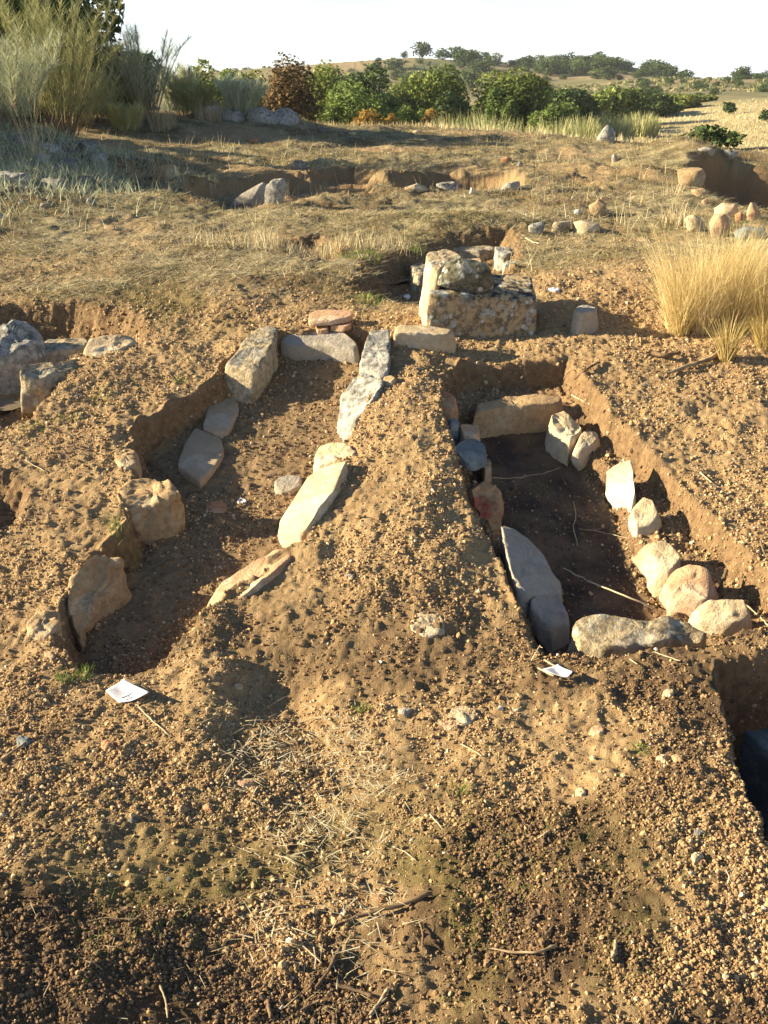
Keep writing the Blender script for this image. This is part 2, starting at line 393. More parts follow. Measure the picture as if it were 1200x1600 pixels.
# ------------------------------------------------------------------ stones
STONES = {}
def loft(name, label, cat, out, h, thick, mat, rnd=.02, amp=.010, batter=0., seed=0, ground=False, group=None, dome=0., lean=(0, 0), parent=None, n=84, freq=9., chips=9, sharp=.07, cut=.86):
    """a rough stone: upper face follows an outline lying h above the ground, sides go down by thick"""
    k = len(out); hs = h if isinstance(h, (list, tuple)) else [h]*k; rnd = rnd*.6; amp = amp*1.15
    f = hitg if ground else hit
    if group == GB:
        hs = [v*.70 for v in hs]; thick *= .85
        if seed == 36: chips, sharp = 0, .04
        elif seed not in (33, 41, 42):
            cut, chips, sharp = .76, 13, .04; oc = np.mean(out, axis=0); out = [tuple(oc+(np.array(q)-oc)*(1.22 if 35 <= seed <= 40 else 1.1)) for q in out]
    P = np.array([f(a, b, hh) for (a, b), hh in zip(out, hs)])
    # round the corners once, then resample by length
    Q = []
    for i in range(k):
        a, b = P[i], P[(i+1) % k]; Q += [a*(1-sharp)+b*sharp, a*sharp+b*(1-sharp)]
    Q = np.array(Q); D = np.linalg.norm(np.roll(Q, -1, 0)-Q, axis=1); L = np.concatenate([[0], np.cumsum(D)])
    Qc = np.vstack([Q, Q[:1]]); s = np.linspace(0, L[-1], n, endpoint=False)
    per = np.stack([np.interp(s, L, Qc[:, j]) for j in range(3)], 1)
    c = per.mean(0)
    A = np.c_[per[:, :2]-c[:2], np.ones(n)]; co = np.linalg.lstsq(A, per[:, 2], rcond=None)[0]
    rings = []
    for r in (.12, .25, .38, .5, .62, .73, .82, .9, .96):
        p = c+(per-c)*r; zp = co[0]*(p[:, 0]-c[0])+co[1]*(p[:, 1]-c[1])+co[2]
        p[:, 2] = zp*(1-r**3)+(c[2]+(per[:, 2]-c[2])*r)*r**3+dome*(1-r*r)-rnd*.35*max(0, (r-.8)/.2)**2
        rings.append(p)
    size = np.linalg.norm(per-c, axis=1).mean()
    outd = (per-c); outd[:, 2] = 0; outd /= np.linalg.norm(outd, axis=1)[:, None]+1e-9
    p = per.copy(); p[:, 2] -= rnd*.5; rings.append(p)
    nside = 10
    for j in range(1, nside+1):
        t = j/nside
        p = per+outd*(rnd*.35*math.sin(min(1, t*3)*math.pi/2)+batter*t)+np.array([lean[0]*t, lean[1]*t, 0])
        p[:, 2] -= rnd+(thick-rnd)*t
        rings.append(p)
    V = np.vstack([c[None]+[0, 0, co[2]-c[2]+dome if abs(co[2]-c[2]) < 1 else dome]]+rings+[rings[-1].mean(0)[None]])
    V[0, 2] = co[2]+dome
    o = c.copy(); V = V-o
    W = V+seed*3.7+17.0
    amp2 = amp
    dn = np.stack([fbm3(W, freq, 4, seed+1), fbm3(W, freq, 4, seed+7), fbm3(W, freq, 4, seed+13)], 1)
    V = V+dn*amp2
    pv = V-V.mean(0); rg = np.abs(fbm3(W, freq*1.7, 3, seed+21)); V = V-pv/(np.linalg.norm(pv, axis=1)[:, None]+1e-6)*((.35-rg)[:, None].clip(0, 1))*amp2*1.1
    # chipped facets: press the surface flat beyond a few random planes
    rs = np.random.RandomState(seed+5); cen = V.mean(0)
    for q in range(chips):
        nrm = rs.normal(size=3); nrm[2] = abs(nrm[2])*.45; nrm /= np.linalg.norm(nrm)
        dd = (V-cen)@nrm; lim = np.percentile(dd, 99.6)*(cut+.12*rs.rand())
        ex = np.maximum(dd-lim, 0); V = V-nrm[None]*ex[:, None]*.8
    F = []; m = len(rings); 
    idx = lambda r, i: 1+r*n+(i % n)
    T = []
    for i in range(n): T.append((0, idx(0, i), idx(0, i+1), idx(0, i+1)))
    i = np.arange(n)
    for r in range(m-1):
        F.append(np.stack([1+r*n+i, 1+(r+1)*n+i, 1+(r+1)*n+(i+1) % n, 1+r*n+(i+1) % n], 1))
    F = np.vstack(F)
    last = len(V)-1
    # caps as degenerate-free quads: use pairs of triangles stepping by two
    j = np.arange(0, n, 2)
    cap1 = np.stack([np.zeros_like(j), 1+j, 1+(j+1) % n, 1+(j+2) % n], 1)
    b0 = 1+(m-1)*n
    cap2 = np.stack([np.full_like(j, last), b0+(j+2) % n, b0+(j+1) % n, b0+j], 1)
    F = np.vstack([F, cap1, cap2])
    # make the outline counter-clockwise so that normals point out
    ar = np.sum(per[:, 0]*np.roll(per[:, 1], -1)-np.roll(per[:, 0], -1)*per[:, 1])
    if ar < 0: F = F[:, ::-1]
    ob = mesh_np(name, V, F, mat, parent=parent, loc=o if parent is None else o-np.array(parent.location))
    if parent is None: tag(ob, label, cat, group)
    STONES[label] = ob
    return ob
GA = 'slabs lining the left grave'; GB = 'stones lining the right grave'
# ---- left grave
loft('flat_stone', 'long upright slab with a broad worn top, far left corner of the left grave', 'stone', [(345,568),(372,548),(385,525),(405,508),(426,505),(433,514),(428,538),(408,566),(396,580),(370,580)], .035, .28, M['limel'], seed=1, group=GA, batter=.01)
loft('flat_stone', 'smooth grey slab set on edge across the far end of the left grave', 'stone', [(431,524),(455,518),(500,513),(525,510),(545,517),(568,543),(556,549),(510,540),(440,536)], [-.02,.0,.0,.0,.0,-.04,-.05,-.03,-.03], .22, M['greyp'], seed=2, group=GA, amp=.006, batter=-.01)
loft('flat_stone', 'flat square floor slab in shade against the left bank, the farther of the two', 'stone', [(330,620),(345,613),(370,616),(373,640),(356,672),(336,675),(316,664)], -.125, .12, M['slabf'], seed=3, group=GA, amp=.004, rnd=.010, chips=0, sharp=.05)
loft('flat_stone', 'flat square floor slab in shade against the left bank, the nearer of the two', 'stone', [(305,667),(345,683),(350,705),(330,735),(312,750),(276,727),(288,692)], -.14, .12, M['slabf'], seed=4, group=GA, amp=.004, rnd=.010, chips=0, sharp=.05)
loft('boulder', 'squat brown boulder with a flat crown bulging from the left bank above the dark floor', 'boulder', [(178,770),(196,752),(232,744),(270,750),(285,775),(270,800),(232,800),(190,790)], [.02,.03,.04,.03,.0,-.04,-.04,-.0], .24, M['earthy'], seed=5, group=GA, amp=.026, rnd=.02, dome=.01, freq=10, chips=3)
loft('boulder', 'furrowed brown boulder at the near left corner of the left grave', 'boulder', [(95,935),(98,905),(118,885),(150,872),(192,868),(203,900),(195,935),(160,960),(125,985)], [.02,.03,.04,.04,.02,-.06,-.12,-.12,-.07], .20, M['earthy'], seed=6, group=GA, amp=.022, rnd=.02, batter=.01, freq=10, chips=4)
loft('rubble_stone', 'small cracked stone lodged in the left bank above the boulder', 'stone', [(176,708),(200,696),(218,702),(216,722),(200,738),(180,722)], [.01]*6, .12, M['earthy'], seed=7, amp=.012)
loft('rubble_stone', 'rounded brown lump beside the furrowed corner boulder', 'stone', [(52,955),(75,945),(95,955),(98,985),(75,1000),(50,985)], .035, .10, M['earthy'], seed=8, amp=.02)
loft('flat_stone', 'narrow grey pitted slab standing on the head of the ridge, farther piece', 'stone', [(578,514),(592,508),(609,508),(611,530),(607,566),(603,588),(578,580),(557,576),(566,550)], [.09,.09,.08,.07,.06,.05,.05,.06,.08], .30, M['grey'], seed=9, group=GA, amp=.010)
loft('flat_stone', 'narrow grey pitted slab sloping down the ridge, nearer piece above the steps of earth', 'stone', [(557,577),(578,582),(603,589),(598,605),(580,627),(560,652),(553,673),(538,674),(530,647),(533,622),(546,600)], [.05,.05,.05,.05,.03,.0,-.04,-.08,-.08,-.03,.02], .24, M['grey'], seed=10, group=GA, amp=.012)
loft('flat_stone', 'small knobbly tan stone behind the leaning pale slab on the ridge', 'stone', [(490,697),(505,686),(550,690),(560,698),(548,712),(520,716),(495,728),(488,714)], [.0,.03,.04,.03,.03,.02,-.02,-.02], .22, M['lime'], seed=11, group=GA, amp=.014)
loft('flat_stone', 'smooth pale slab leaning against the left side of the ridge', 'stone', [(508,724),(528,712),(545,716),(546,735),(522,768),(503,792),(490,815),(470,831),(438,829),(436,812),(455,780),(475,748)], [-.02,.05,.07,.07,.06,.06,.05,.02,-.10,-.12,-.09,-.06], .20, M['lime'], seed=12, group=GA, amp=.006, rnd=.018)
loft('flat_stone', 'flat pinkish slab with a step in it at the near end of the ridge', 'stone', [(462,846),(440,851),(400,866),(383,882),(342,905),(324,930),(315,962),(342,957),(385,930),(412,905),(442,880),(464,862)], [.0,-.01,-.02,-.03,-.05,-.08,-.11,-.03,.02,.03,.03,.02], .18, M['pink'], seed=13, group=GA, amp=.010, rnd=.018)
loft('rubble_stone', 'flush grey stone in the floor beside the leaning pale slab', 'stone', [(427,745),(450,740),(472,744),(470,764),(448,772),(430,768)], .015, .08, M['greyp'], seed=14, amp=.005, ground=True)
loft('rubble_stone', 'dull reddish flat stone sunk in the floor of the left grave', 'stone', [(320,785),(340,780),(358,788),(350,800),(325,800)], .010, .05, M['brick'], seed=15, amp=.004, ground=True)
# ---- tiles and slab by the head
loft('terracotta_tile', 'thin weathered terracotta tile lying on top behind the smooth grey slab', 'tile', [(482,492),(492,484),(515,482),(548,484),(551,493),(540,497),(520,500),(483,502)], .06, .03, M['pink'], seed=16, amp=.003, rnd=.006)
loft('terracotta_tile', 'small orange tile fragment under the right end of the weathered tile', 'tile', [(515,502),(525,499),(548,499),(549,508),(535,511),(516,510)], .025, .03, M['brick'], seed=17, amp=.003, rnd=.006)
loft('terracotta_tile', 'dark orange tile fragment under the left end of the weathered tile', 'tile', [(493,506),(508,504),(516,508),(512,515),(496,515)], .015, .03, M['brick'], seed=18, amp=.003, rnd=.006)
loft('flat_stone', 'straight tan slab lying between the head of the ridge and the big block', 'stone', [(612,514),(622,506),(665,506),(712,514),(714,521),(690,522),(650,519),(615,521)], .09, .16, M['lime'], seed=19, amp=.006, rnd=.012)
# ---- the big block and the stones on it
loft('stone_block', 'large squared stone block crusted with black and grey lichen', 'stone block', [(668,458),(690,424),(760,424),(831,429),(837,466),(780,464),(700,458)], [.22,.24,.24,.24,.20,.21,.22], .28, M['block'], seed=20, amp=.009, rnd=.015, batter=.012, n=110, chips=4)
loft('flat_stone', 'pale bright slab propped against the left end of the big block', 'stone', [(665,396),(680,389),(708,385),(728,400),(706,404),(692,416),(682,424),(672,420)], [.34,.35,.35,.33,.33,.33,.33,.33], .40, M['lime'], seed=22, amp=.010, rnd=.02, lean=(-.04,-.10))
loft('standing_stone', 'small square grey stone standing alone between the big block and the golden tussock', 'stone', [(897,484),(903,478),(920,476),(932,479),(934,486),(915,490),(899,490)], .14, .22, M['greyp'], seed=23, amp=.007, batter=.01)
# ---- pool of the pit behind
loft('rubble_stone', 'rounded mossy stone in the pit left of the big block', 'stone', [(641,412),(652,408),(668,410),(672,425),(660,432),(645,430)], -.08, .16, M['limel'], seed=24, amp=.014, rnd=.03)
loft('flat_stone', 'long tan slab along the far side of the water pit', 'stone', [(700,384),(720,380),(750,380),(775,384),(776,390),(750,393),(720,391),(702,390)], -.10, .16, M['limel'], seed=25, amp=.012, rnd=.02)
loft('rubble_stone', 'upright dark grey stone at the right corner of the water pit', 'stone', [(773,386),(785,384),(798,387),(800,394),(788,398),(775,396)], -.03, .18, M['grey'], seed=26, amp=.010, rnd=.02)
loft('rubble_stone', 'round speckled stone in front of the upright dark one in the water pit', 'stone', [(784,410),(795,404),(808,406),(813,414),(800,422),(786,420)], -.04, .13, M['grey'], seed=27, amp=.010, rnd=.03)
loft('rubble_stone', 'little brown stone peeping over the lichened stone on the block', 'stone', [(733,405),(742,401),(751,403),(753,409),(742,412)], -.02, .12, M['earthy'], seed=28, amp=.008)
# ---- pit at the left edge
loft('boulder', 'big grey boulder cut off by the left edge of the photograph', 'boulder', [(-60,520),(-20,508),(10,503),(40,500),(62,512),(67,530),(40,545),(0,548),(-60,548)], [.10,.12,.12,.10,.07,.04,.04,.06,.06], .28, M['grey'], seed=29, amp=.020, rnd=.05)
loft('flat_stone', 'low shaded slab between the big grey boulder and the tan one', 'stone', [(57,535),(80,530),(115,528),(142,526),(132,538),(120,546),(60,547)], -.03, .2, M['limel'], seed=30, amp=.010)
loft('boulder', 'smooth tan boulder casting a shadow at the far end of the left edge pit', 'boulder', [(124,545),(134,530),(160,522),(195,523),(226,531),(205,540),(172,552),(148,551)], [.04,.05,.06,.05,.0,.03,.04,.04], .2, M['lime'], seed=31, amp=.012, rnd=.03)
loft('flat_stone', 'wedge of lichened stone jutting over the water at the left edge', 'stone', [(26,573),(45,567),(85,562),(118,558),(133,566),(112,576),(80,586),(48,586),(28,584)], [.09,.09,.08,.06,.02,.04,.06,.07,.08], .22, M['limel'], seed=32, amp=.012, rnd=.025)
# ---- right grave
loft('flat_stone', 'long pale slab on edge across the far end of the right grave', 'stone', [(733,642),(750,628),(790,619),(840,616),(880,619),(886,625),(868,632),(800,634),(755,643)], -.09, .22, M['earthy'], seed=33, group=GB, amp=.009, rnd=.015)
loft('flat_stone', 'cream stone with stepped ledges at the far right corner of the right grave', 'stone', [(860,643),(872,638),(900,642),(908,652),(913,668),(893,682),(888,700),(876,690),(866,668)], [-.05,-.05,-.07,-.08,-.09,-.10,-.16,-.16,-.08], .20, M['lime'], seed=34, group=GB, amp=.018)
loft('rubble_stone', 'rounded cream stone leaning on the stepped one', 'stone', [(900,693),(908,675),(925,668),(938,674),(928,690),(908,705)], [-.12,-.08,-.07,-.10,-.12,-.15], .12, M['lime'], seed=35, group=GB, amp=.010, rnd=.02)
loft('flat_stone', 'bright pointed slab standing in the middle of the right row', 'stone', [(948,738),(968,722),(987,717),(991,740),(993,766),(986,788),(975,776),(960,756)], [-.08,-.02,.0,-.02,-.06,-.13,-.14,-.11], .14, M['cream'], seed=36, group=GB, amp=.005, rnd=.015)
loft('rubble_stone', 'cream stone half buried just nearer than the bright pointed slab', 'stone', [(987,790),(999,772),(1014,779),(1030,795),(1025,812),(1000,822),(990,815)], [-.10,-.03,-.03,-.08,-.10,-.12,-.13], .14, M['lime'], seed=37, group=GB, amp=.012)
loft('flat_stone', 'flat cream slab with a ragged left edge in the right row', 'stone', [(1000,846),(1048,842),(1057,860),(1064,878),(1040,893),(1027,890),(1015,866)], [-.06,-.02,-.05,-.08,-.10,-.13,-.10], .14, M['lime'], seed=38, group=GB, amp=.010, rnd=.015)
loft('flat_stone', 'rugged brownish stone with a pale tip next to the leaning brown stick', 'stone', [(1036,882),(1052,878),(1085,888),(1118,903),(1122,917),(1096,935),(1068,944),(1052,925)], [-.06,-.03,-.02,-.03,-.07,-.08,-.13,-.12], .16, M['pink'], seed=39, group=GB, amp=.018)
loft('flat_stone', 'low sunlit yellow stone at the near right corner behind the end slab', 'stone', [(1085,942),(1112,935),(1155,938),(1174,955),(1150,970),(1115,976),(1090,962)], [-.07,-.04,-.03,-.05,-.09,-.12,-.11], .16, M['lime'], seed=40, group=GB, amp=.012)
loft('flat_stone', 'big rough slab on edge closing the near end of the right grave', 'stone', [(889,968),(905,960),(945,955),(1000,966),(1040,958),(1082,966),(1112,986),(1100,1001),(1065,1000),(1000,1004),(940,1006),(912,998)], [.0,.02,.02,.0,.01,.0,-.04,-.05,-.03,-.02,-.01,-.01], .26, M['limel'], seed=41, group=GB, amp=.014, rnd=.02, batter=.01)
loft('flat_stone', 'long smooth slab leaning on the ridge at the left of the right grave', 'stone', [(783,815),(800,810),(817,822),(842,850),(862,887),(886,918),(880,928),(845,926),(810,926),(800,890),(790,848)], [.0,-.01,-.05,-.10,-.14,-.18,-.17,-.09,-.02,.0,.0], .14, M['greyp'], seed=42, group=GB, amp=.008, rnd=.015)
loft('flat_stone', 'shaded grey stone with flaking earth below the long smooth slab', 'stone', [(832,930),(880,925),(890,965),(886,988),(870,997),(848,972),(832,960)], [-.08,-.17,-.19,-.20,-.19,-.14,-.10], .12, M['greyp'], seed=43, group=GB, amp=.012)
loft('rubble_stone', 'pitted stone stained deep red at the left of the right grave floor', 'stone', [(733,748),(750,742),(768,752),(779,775),(776,800),(752,806),(745,785),(732,765)], [-.05,-.05,-.08,-.13,-.16,-.17,-.10,-.06], .14, M['red'], seed=44, group=GB, amp=.020, rnd=.03)
loft('slate_slab', 'flat blue slate jutting out over the right grave floor', 'slate', [(705,694),(725,685),(755,687),(766,700),(757,716),(735,722),(716,712)], [-.05,-.05,-.06,-.08,-.09,-.08,-.06], .05, M['slate'], seed=45, group=GB, amp=.005, rnd=.01)
loft('slate_slab', 'small upright blue slate between the ridge and the pinkish stone', 'slate', [(701,654),(712,651),(719,655),(718,664),(704,664)], -.03, .16, M['slate'], seed=46, group=GB, amp=.005, rnd=.01)
loft('rubble_stone', 'small pinkish stone behind the flat blue slate', 'stone', [(720,661),(732,658),(748,662),(751,676),(738,684),(722,680)], -.06, .14, M['pink'], seed=47, group=GB, amp=.008)
loft('rubble_stone', 'tan wedge of stone under the right tip of the flat blue slate', 'stone', [(754,716),(762,712),(768,722),(770,734),(758,738)], -.19, .08, M['earthy'], seed=48, group=GB, amp=.008)
loft('rubble_stone', 'dull red angular stone low on the right flank of the ridge head', 'stone', [(684,612),(700,607),(716,616),(712,632),(698,645),(684,640)], -.03, .14, M['brick'], seed=49, group=GB, amp=.012)
loft('rubble_stone', 'little brown stone on the ridge beside the narrow grey slab', 'stone', [(601,588),(612,585),(621,590),(614,597),(602,597)], .03, .06, M['earthy'], seed=50, amp=.006)
loft('flat_stone', 'large blue grey slab deep in the shaded cut at the right edge', 'slate', [(1140,1112),(1170,1100),(1240,1105),(1250,1200),(1205,1182),(1165,1150)], -.26, .35, M['slate'], seed=51, amp=.008)
loft('rubble_stone', 'broken grey stone beneath the lip of the shaded right cut', 'stone', [(1180,1078),(1192,1068),(1205,1075),(1200,1095),(1184,1094)], -.2, .3, M['slate'], seed=52, amp=.012)
# ---- midfield
def rock(name, label, cat, sil, mat, depth=.8, seed=0, group=None, sink=.06, amp=.04, n=52, p=3.6, at=None):
    """a field stone: its outline as seen from the side, standing on the ground, with a real body behind it"""
    S = np.array(sil, float); bi = np.argmax(S[:, 1]); base = hitg(S[:, 0].mean(), S[bi, 1]); Y = base[1] if at is None else at[0]
    P = np.array([[ray(a, b)[0]/ray(a, b)[1]*Y, CAM_Z+ray(a, b)[2]/ray(a, b)[1]*Y] for a, b in S])
    W = np.ptp(P[:, 0]); Hh = np.ptp(P[:, 1]); mid = (P[:, 1].max()+P[:, 1].min())/2
    P[:, 1] = np.where(P[:, 1] < mid, P[:, 1]-sink*W-.02, P[:, 1])
    k = len(P); Q = []
    for i in range(k):
        a, b = P[i], P[(i+1) % k]; Q += [a*.94+b*.06, a*.06+b*.94]
    Q = np.array(Q); D = np.linalg.norm(np.roll(Q, -1, 0)-Q, axis=1); L = np.concatenate([[0], np.cumsum(D)]); Qc = np.vstack([Q, Q[:1]])
    s_ = np.linspace(0, L[-1], n, endpoint=False); per = np.stack([np.interp(s_, L, Qc[:, j]) for j in range(2)], 1); c = per.mean(0)
    T = depth*W; V = [(c[0], -T/2, c[1])]; m = 15
    for j in range(1, m):
        t = -1+2*j/m; r = (1-abs(t)**p)**(1/p)
        for q in per: V.append((c[0]+(q[0]-c[0])*r+.08*W*t, t*T/2, c[1]+(q[1]-c[1])*r*(1-.12*max(t, 0))))
    V.append((c[0]+.08*W, T/2, c[1])); V = np.array(V); V[:, 1] += Y+T*.35
    o = np.array([c[0], Y+T*.35, base[2]]); V = V-o
    Wn = V/W*1.+seed*3.1+9
    V = V+np.stack([fbm3(Wn, 3.2, 4, seed+1), fbm3(Wn, 3.2, 4, seed+7), fbm3(Wn, 3.2, 4, seed+13)], 1)*amp*W
    rs = np.random.RandomState(seed+5); cen = V.mean(0)
    for q in range(14):
        nr = rs.normal(size=3); nr /= np.linalg.norm(nr); dd = (V-cen)@nr; lim = np.percentile(dd, 99.5)*(.74+.2*rs.rand()); V = V-nr[None]*np.maximum(dd-lim, 0)[:, None]*.95
    i = np.arange(n); F = [np.stack([1+r*n+i, 1+r*n+(i+1) % n, 1+(r+1)*n+(i+1) % n, 1+(r+1)*n+i], 1) for r in range(m-2)]
    j = np.arange(0, n, 2); b0 = 1+(m-2)*n; last = len(V)-1
    F += [np.stack([0*j, 1+(j+2) % n, 1+(j+1) % n, 1+j], 1), np.stack([0*j+last, b0+j, b0+(j+1) % n, b0+(j+2) % n], 1)]
    F = np.vstack(F)
    if np.sum(per[:, 0]*np.roll(per[:, 1], -1)-np.roll(per[:, 0], -1)*per[:, 1]) < 0: F = F[:, ::-1]
    return tag(mesh_np(name, V, F, mat, loc=o), label, cat, group)
MIDS = [
 ('pale flat stone on the rim of the middle pit, leftmost', [(632,292),(650,287),(672,293),(660,298),(636,298)], .05, .1, 'lime'),
 ('flat grey stone on the rim of the middle pit, right of the pale one', [(678,289),(700,284),(719,286),(718,296),(690,299)], .05, .12, 'grey'),
 ('thin upright pale chip standing on the rim of the middle pit', [(733,304),(734,296),(737,292),(740,297),(740,304)], .13, .16, 'white'),
 ('broad low stone at the right end of the middle pit', [(780,295),(795,285),(812,283),(815,292),(800,298)], .06, .12, 'greyp'),
 ('small upright stone standing alone on the brow before the yellow field', [(955,254),(956,244),(960,240),(965,244),(967,254)], .18, .25, 'greyp'),
 ('pale lichened boulder standing against the yellow field', [(932,222),(935,210),(943,200),(952,195),(961,201),(964,222)], .40, .6, 'grey'),
 ('squared tan boulder on the lip of the right hollow', [(1058,266),(1075,262),(1100,264),(1106,276),(1102,291),(1070,288),(1062,280)], .20, .32, 'earthy'),
 ('flat tan stone wedged under the squared tan boulder', [(1082,298),(1100,294),(1110,300),(1100,306),(1086,305)], .05, .15, 'earthy'),
 ('small pinkish stone low in the right hollow', [(1096,314),(1105,310),(1110,316),(1102,320)], .04, .1, 'pink'),
 ('dark lichened stone at the left end of the row behind the pit', [(826,352),(838,346),(852,348),(854,358),(848,366),(828,364)], .07, .14, 'grey'),
 ('rounded grey stone in the middle of the row behind the pit', [(861,350),(870,346),(893,347),(895,356),(888,363),(862,361)], .07, .14, 'limel'),
 ('long pale stone at the right end of the row behind the pit', [(895,350),(915,346),(936,349),(943,359),(925,363),(896,359)], .05, .12, 'lime'),
 ('brown angular stone behind the row of three', [(922,322),(938,312),(948,318),(953,333),(936,336),(925,332)], .10, .18, 'earthy'),
 ('small bright chip left of the brown angular stone', [(897,329),(905,327),(911,331),(904,335),(897,333)], .03, .06, 'white'),
 ('whitish stone at the left of the tumbled heap on the right', [(1072,342),(1086,336),(1097,341),(1105,356),(1090,362),(1076,354)], .08, .16, 'lime'),
 ('tall orange brown boulder in the middle of the tumbled heap', [(1110,352),(1118,336),(1134,334),(1146,346),(1142,362),(1130,370),(1112,367)], .20, .30, 'pink'),
 ('pale slab lying on the back of the tumbled heap', [(1120,328),(1133,318),(1155,320),(1159,330),(1142,342),(1122,342)], .20, .28, 'lime'),
 ('brick red stone in the tumbled heap on the right', [(1149,338),(1156,330),(1167,338),(1165,348),(1150,348)], .10, .2, 'brick'),
 ('pointed pinkish boulder standing right of the tumbled heap', [(1167,338),(1172,322),(1180,312),(1188,320),(1192,342),(1176,345)], .24, .36, 'pink'),
 ('lichen green stone low at the right edge beside the tumbled heap', [(1150,362),(1170,356),(1200,358),(1205,368),(1175,374),(1152,371)], .06, .14, 'slate'),
 ('red tile chip lying on the straw in the middle distance', [(782,248),(790,244),(800,248),(798,254),(784,254)], .05, .08, 'brick'),
 ('small dark stone beside the red tile chip', [(806,256),(812,252),(819,256),(814,261)], .06, .1, 'dark'),
 ('orange tile chip lying on the grass by the shrubs', [(389,220),(398,216),(409,219),(405,225),(392,225)], .10, .15, 'brick'),
 ('pale boulder at the end of the stony bank', [(474,182),(480,168),(492,164),(504,170),(512,186),(492,190)], .45, .7, 'lime'),
 ('whitish boulder among the dry shrubs on the bank', [(308,186),(312,172),(325,165),(342,166),(350,176),(352,188)], .35, .6, 'white'),
 ('rust brown mound like stone covered with grass stems', [(230,276),(238,263),(262,258),(284,262),(289,276),(286,284),(234,284)], .16, .3, 'earthy'),
 ('round brown stone beyond the middle hollow', [(453,257),(462,250),(474,251),(478,260),(466,264),(455,263)], .12, .25, 'dark'),
 ('little dark stone on the turf near the bank end', [(496,203),(501,200),(508,203),(503,207)], .06, .12, 'dark'),
 ('pale chip on the turf right of the bank end', [(544,208),(552,205),(558,208),(552,212)], .06, .12, 'lime'),
 ('pale flat stone in the grass at the foot of the hill bushes', [(642,206),(652,203),(660,205),(654,209)], .08, .14, 'lime'),
 ('low pale rock beneath the dark bush on the right', [(1090,234),(1108,229),(1122,233),(1118,241),(1096,242)], .14, .3, 'greyp'),
 ('grey rock beside the stones under the dark bush', [(1128,238),(1142,233),(1156,238),(1150,246),(1132,246)], .12, .3, 'grey'),
]
for i, (lab, o_, h_, t_, m_) in enumerate(MIDS):
    g_ = None if m_ == 'brick' else 'stones scattered over the turf'
    rock('terracotta_tile' if 'tile' in lab else 'field_stone', lab, 'tile' if 'tile' in lab else 'stone', o_, M[m_], seed=60+i, group=g_)
rock('boulder', 'pointed grey boulder leaning in the dark hollow of the middle distance', 'boulder', [(357,325),(370,305),(390,289),(412,282),(420,296),(416,324)], M['greyp'], seed=53, depth=.5, amp=.05)
rock('boulder', 'rounded grey boulder just right of the pointed one in the hollow', 'boulder', [(412,320),(414,292),(428,279),(442,279),(447,292),(438,318)], M['grey'], seed=54, depth=.7)
cb = hit(725, 452, .21)
rock('lichened_stone', 'lichen crusted stone resting on top of the big block', 'stone', [(684,447),(688,420),(698,404),(715,402),(738,407),(766,419),(775,438),(772,456),(735,455),(700,449)], M['cap'], depth=.42, seed=21, sink=0, amp=.035, at=(cb[1]-.10, cb[2]))
# stones in the shaded bank at the left
rsb = np.random.RandomState(4)
BK = [(30,225,22,15,'grey boulder half hidden in stems high on the shaded bank'),(75,238,22,14,'blocky grey boulder below the tall broom on the shaded bank'),(128,232,20,14,'dark rock under the thick broom stems on the bank'),(18,288,34,17,'broad blue grey boulder low on the shaded bank'),(80,292,24,13,'rounded blue grey boulder at the foot of the shaded bank'),(150,250,18,10,'small grey rock at the end of the shaded bank'),(128,284,16,9,'flat shadowed rock beside the dark hollow'),(55,185,24,18,'rock on top of the bank behind the thin dry stalks'),(100,258,16,9,'lumpy grey rock midway down the shaded bank'),(50,262,14,9,'wedge shaped grey rock in the middle of the shaded bank')]
for i, (px, py, a_, b_, lab) in enumerate(BK):
    o_ = [(px+a_*math.cos(t)*(1+.12*rsb.randn()), py-b_*max(-.25, math.sin(t))*(1+.15*rsb.randn())) for t in np.linspace(0, 2*math.pi, 10)[:-1]]
    rock('bank_rock', lab, 'rock', o_, M['grey' if i % 2 else 'dark'], seed=110+i, group='rocks of the shaded bank', depth=.9, amp=.09, sink=.15)
BR = [(362,186,22,24,'grey rock among the brooms on the far bank'),(405,188,34,20,'long sloping grey rock face on the far bank'),(440,190,26,22,'sloping grey rock beside the pale boulder of the far bank'),(330,178,16,20,'pale rock behind the dry shrubs of the far bank')]
for i, (px, py, a_, b_, lab) in enumerate(BR):
    o_ = [(px+a_*math.cos(t)*(1+.10*rsb.randn()), py-b_*max(-.15, math.sin(t))*(1+.15*rsb.randn())) for t in np.linspace(0, 2*math.pi, 10)[:-1]]
    rock('bank_rock', lab, 'rock', o_, M['grey'], seed=130+i, group='rocks of the far bank', depth=.7, amp=.10, sink=.12)
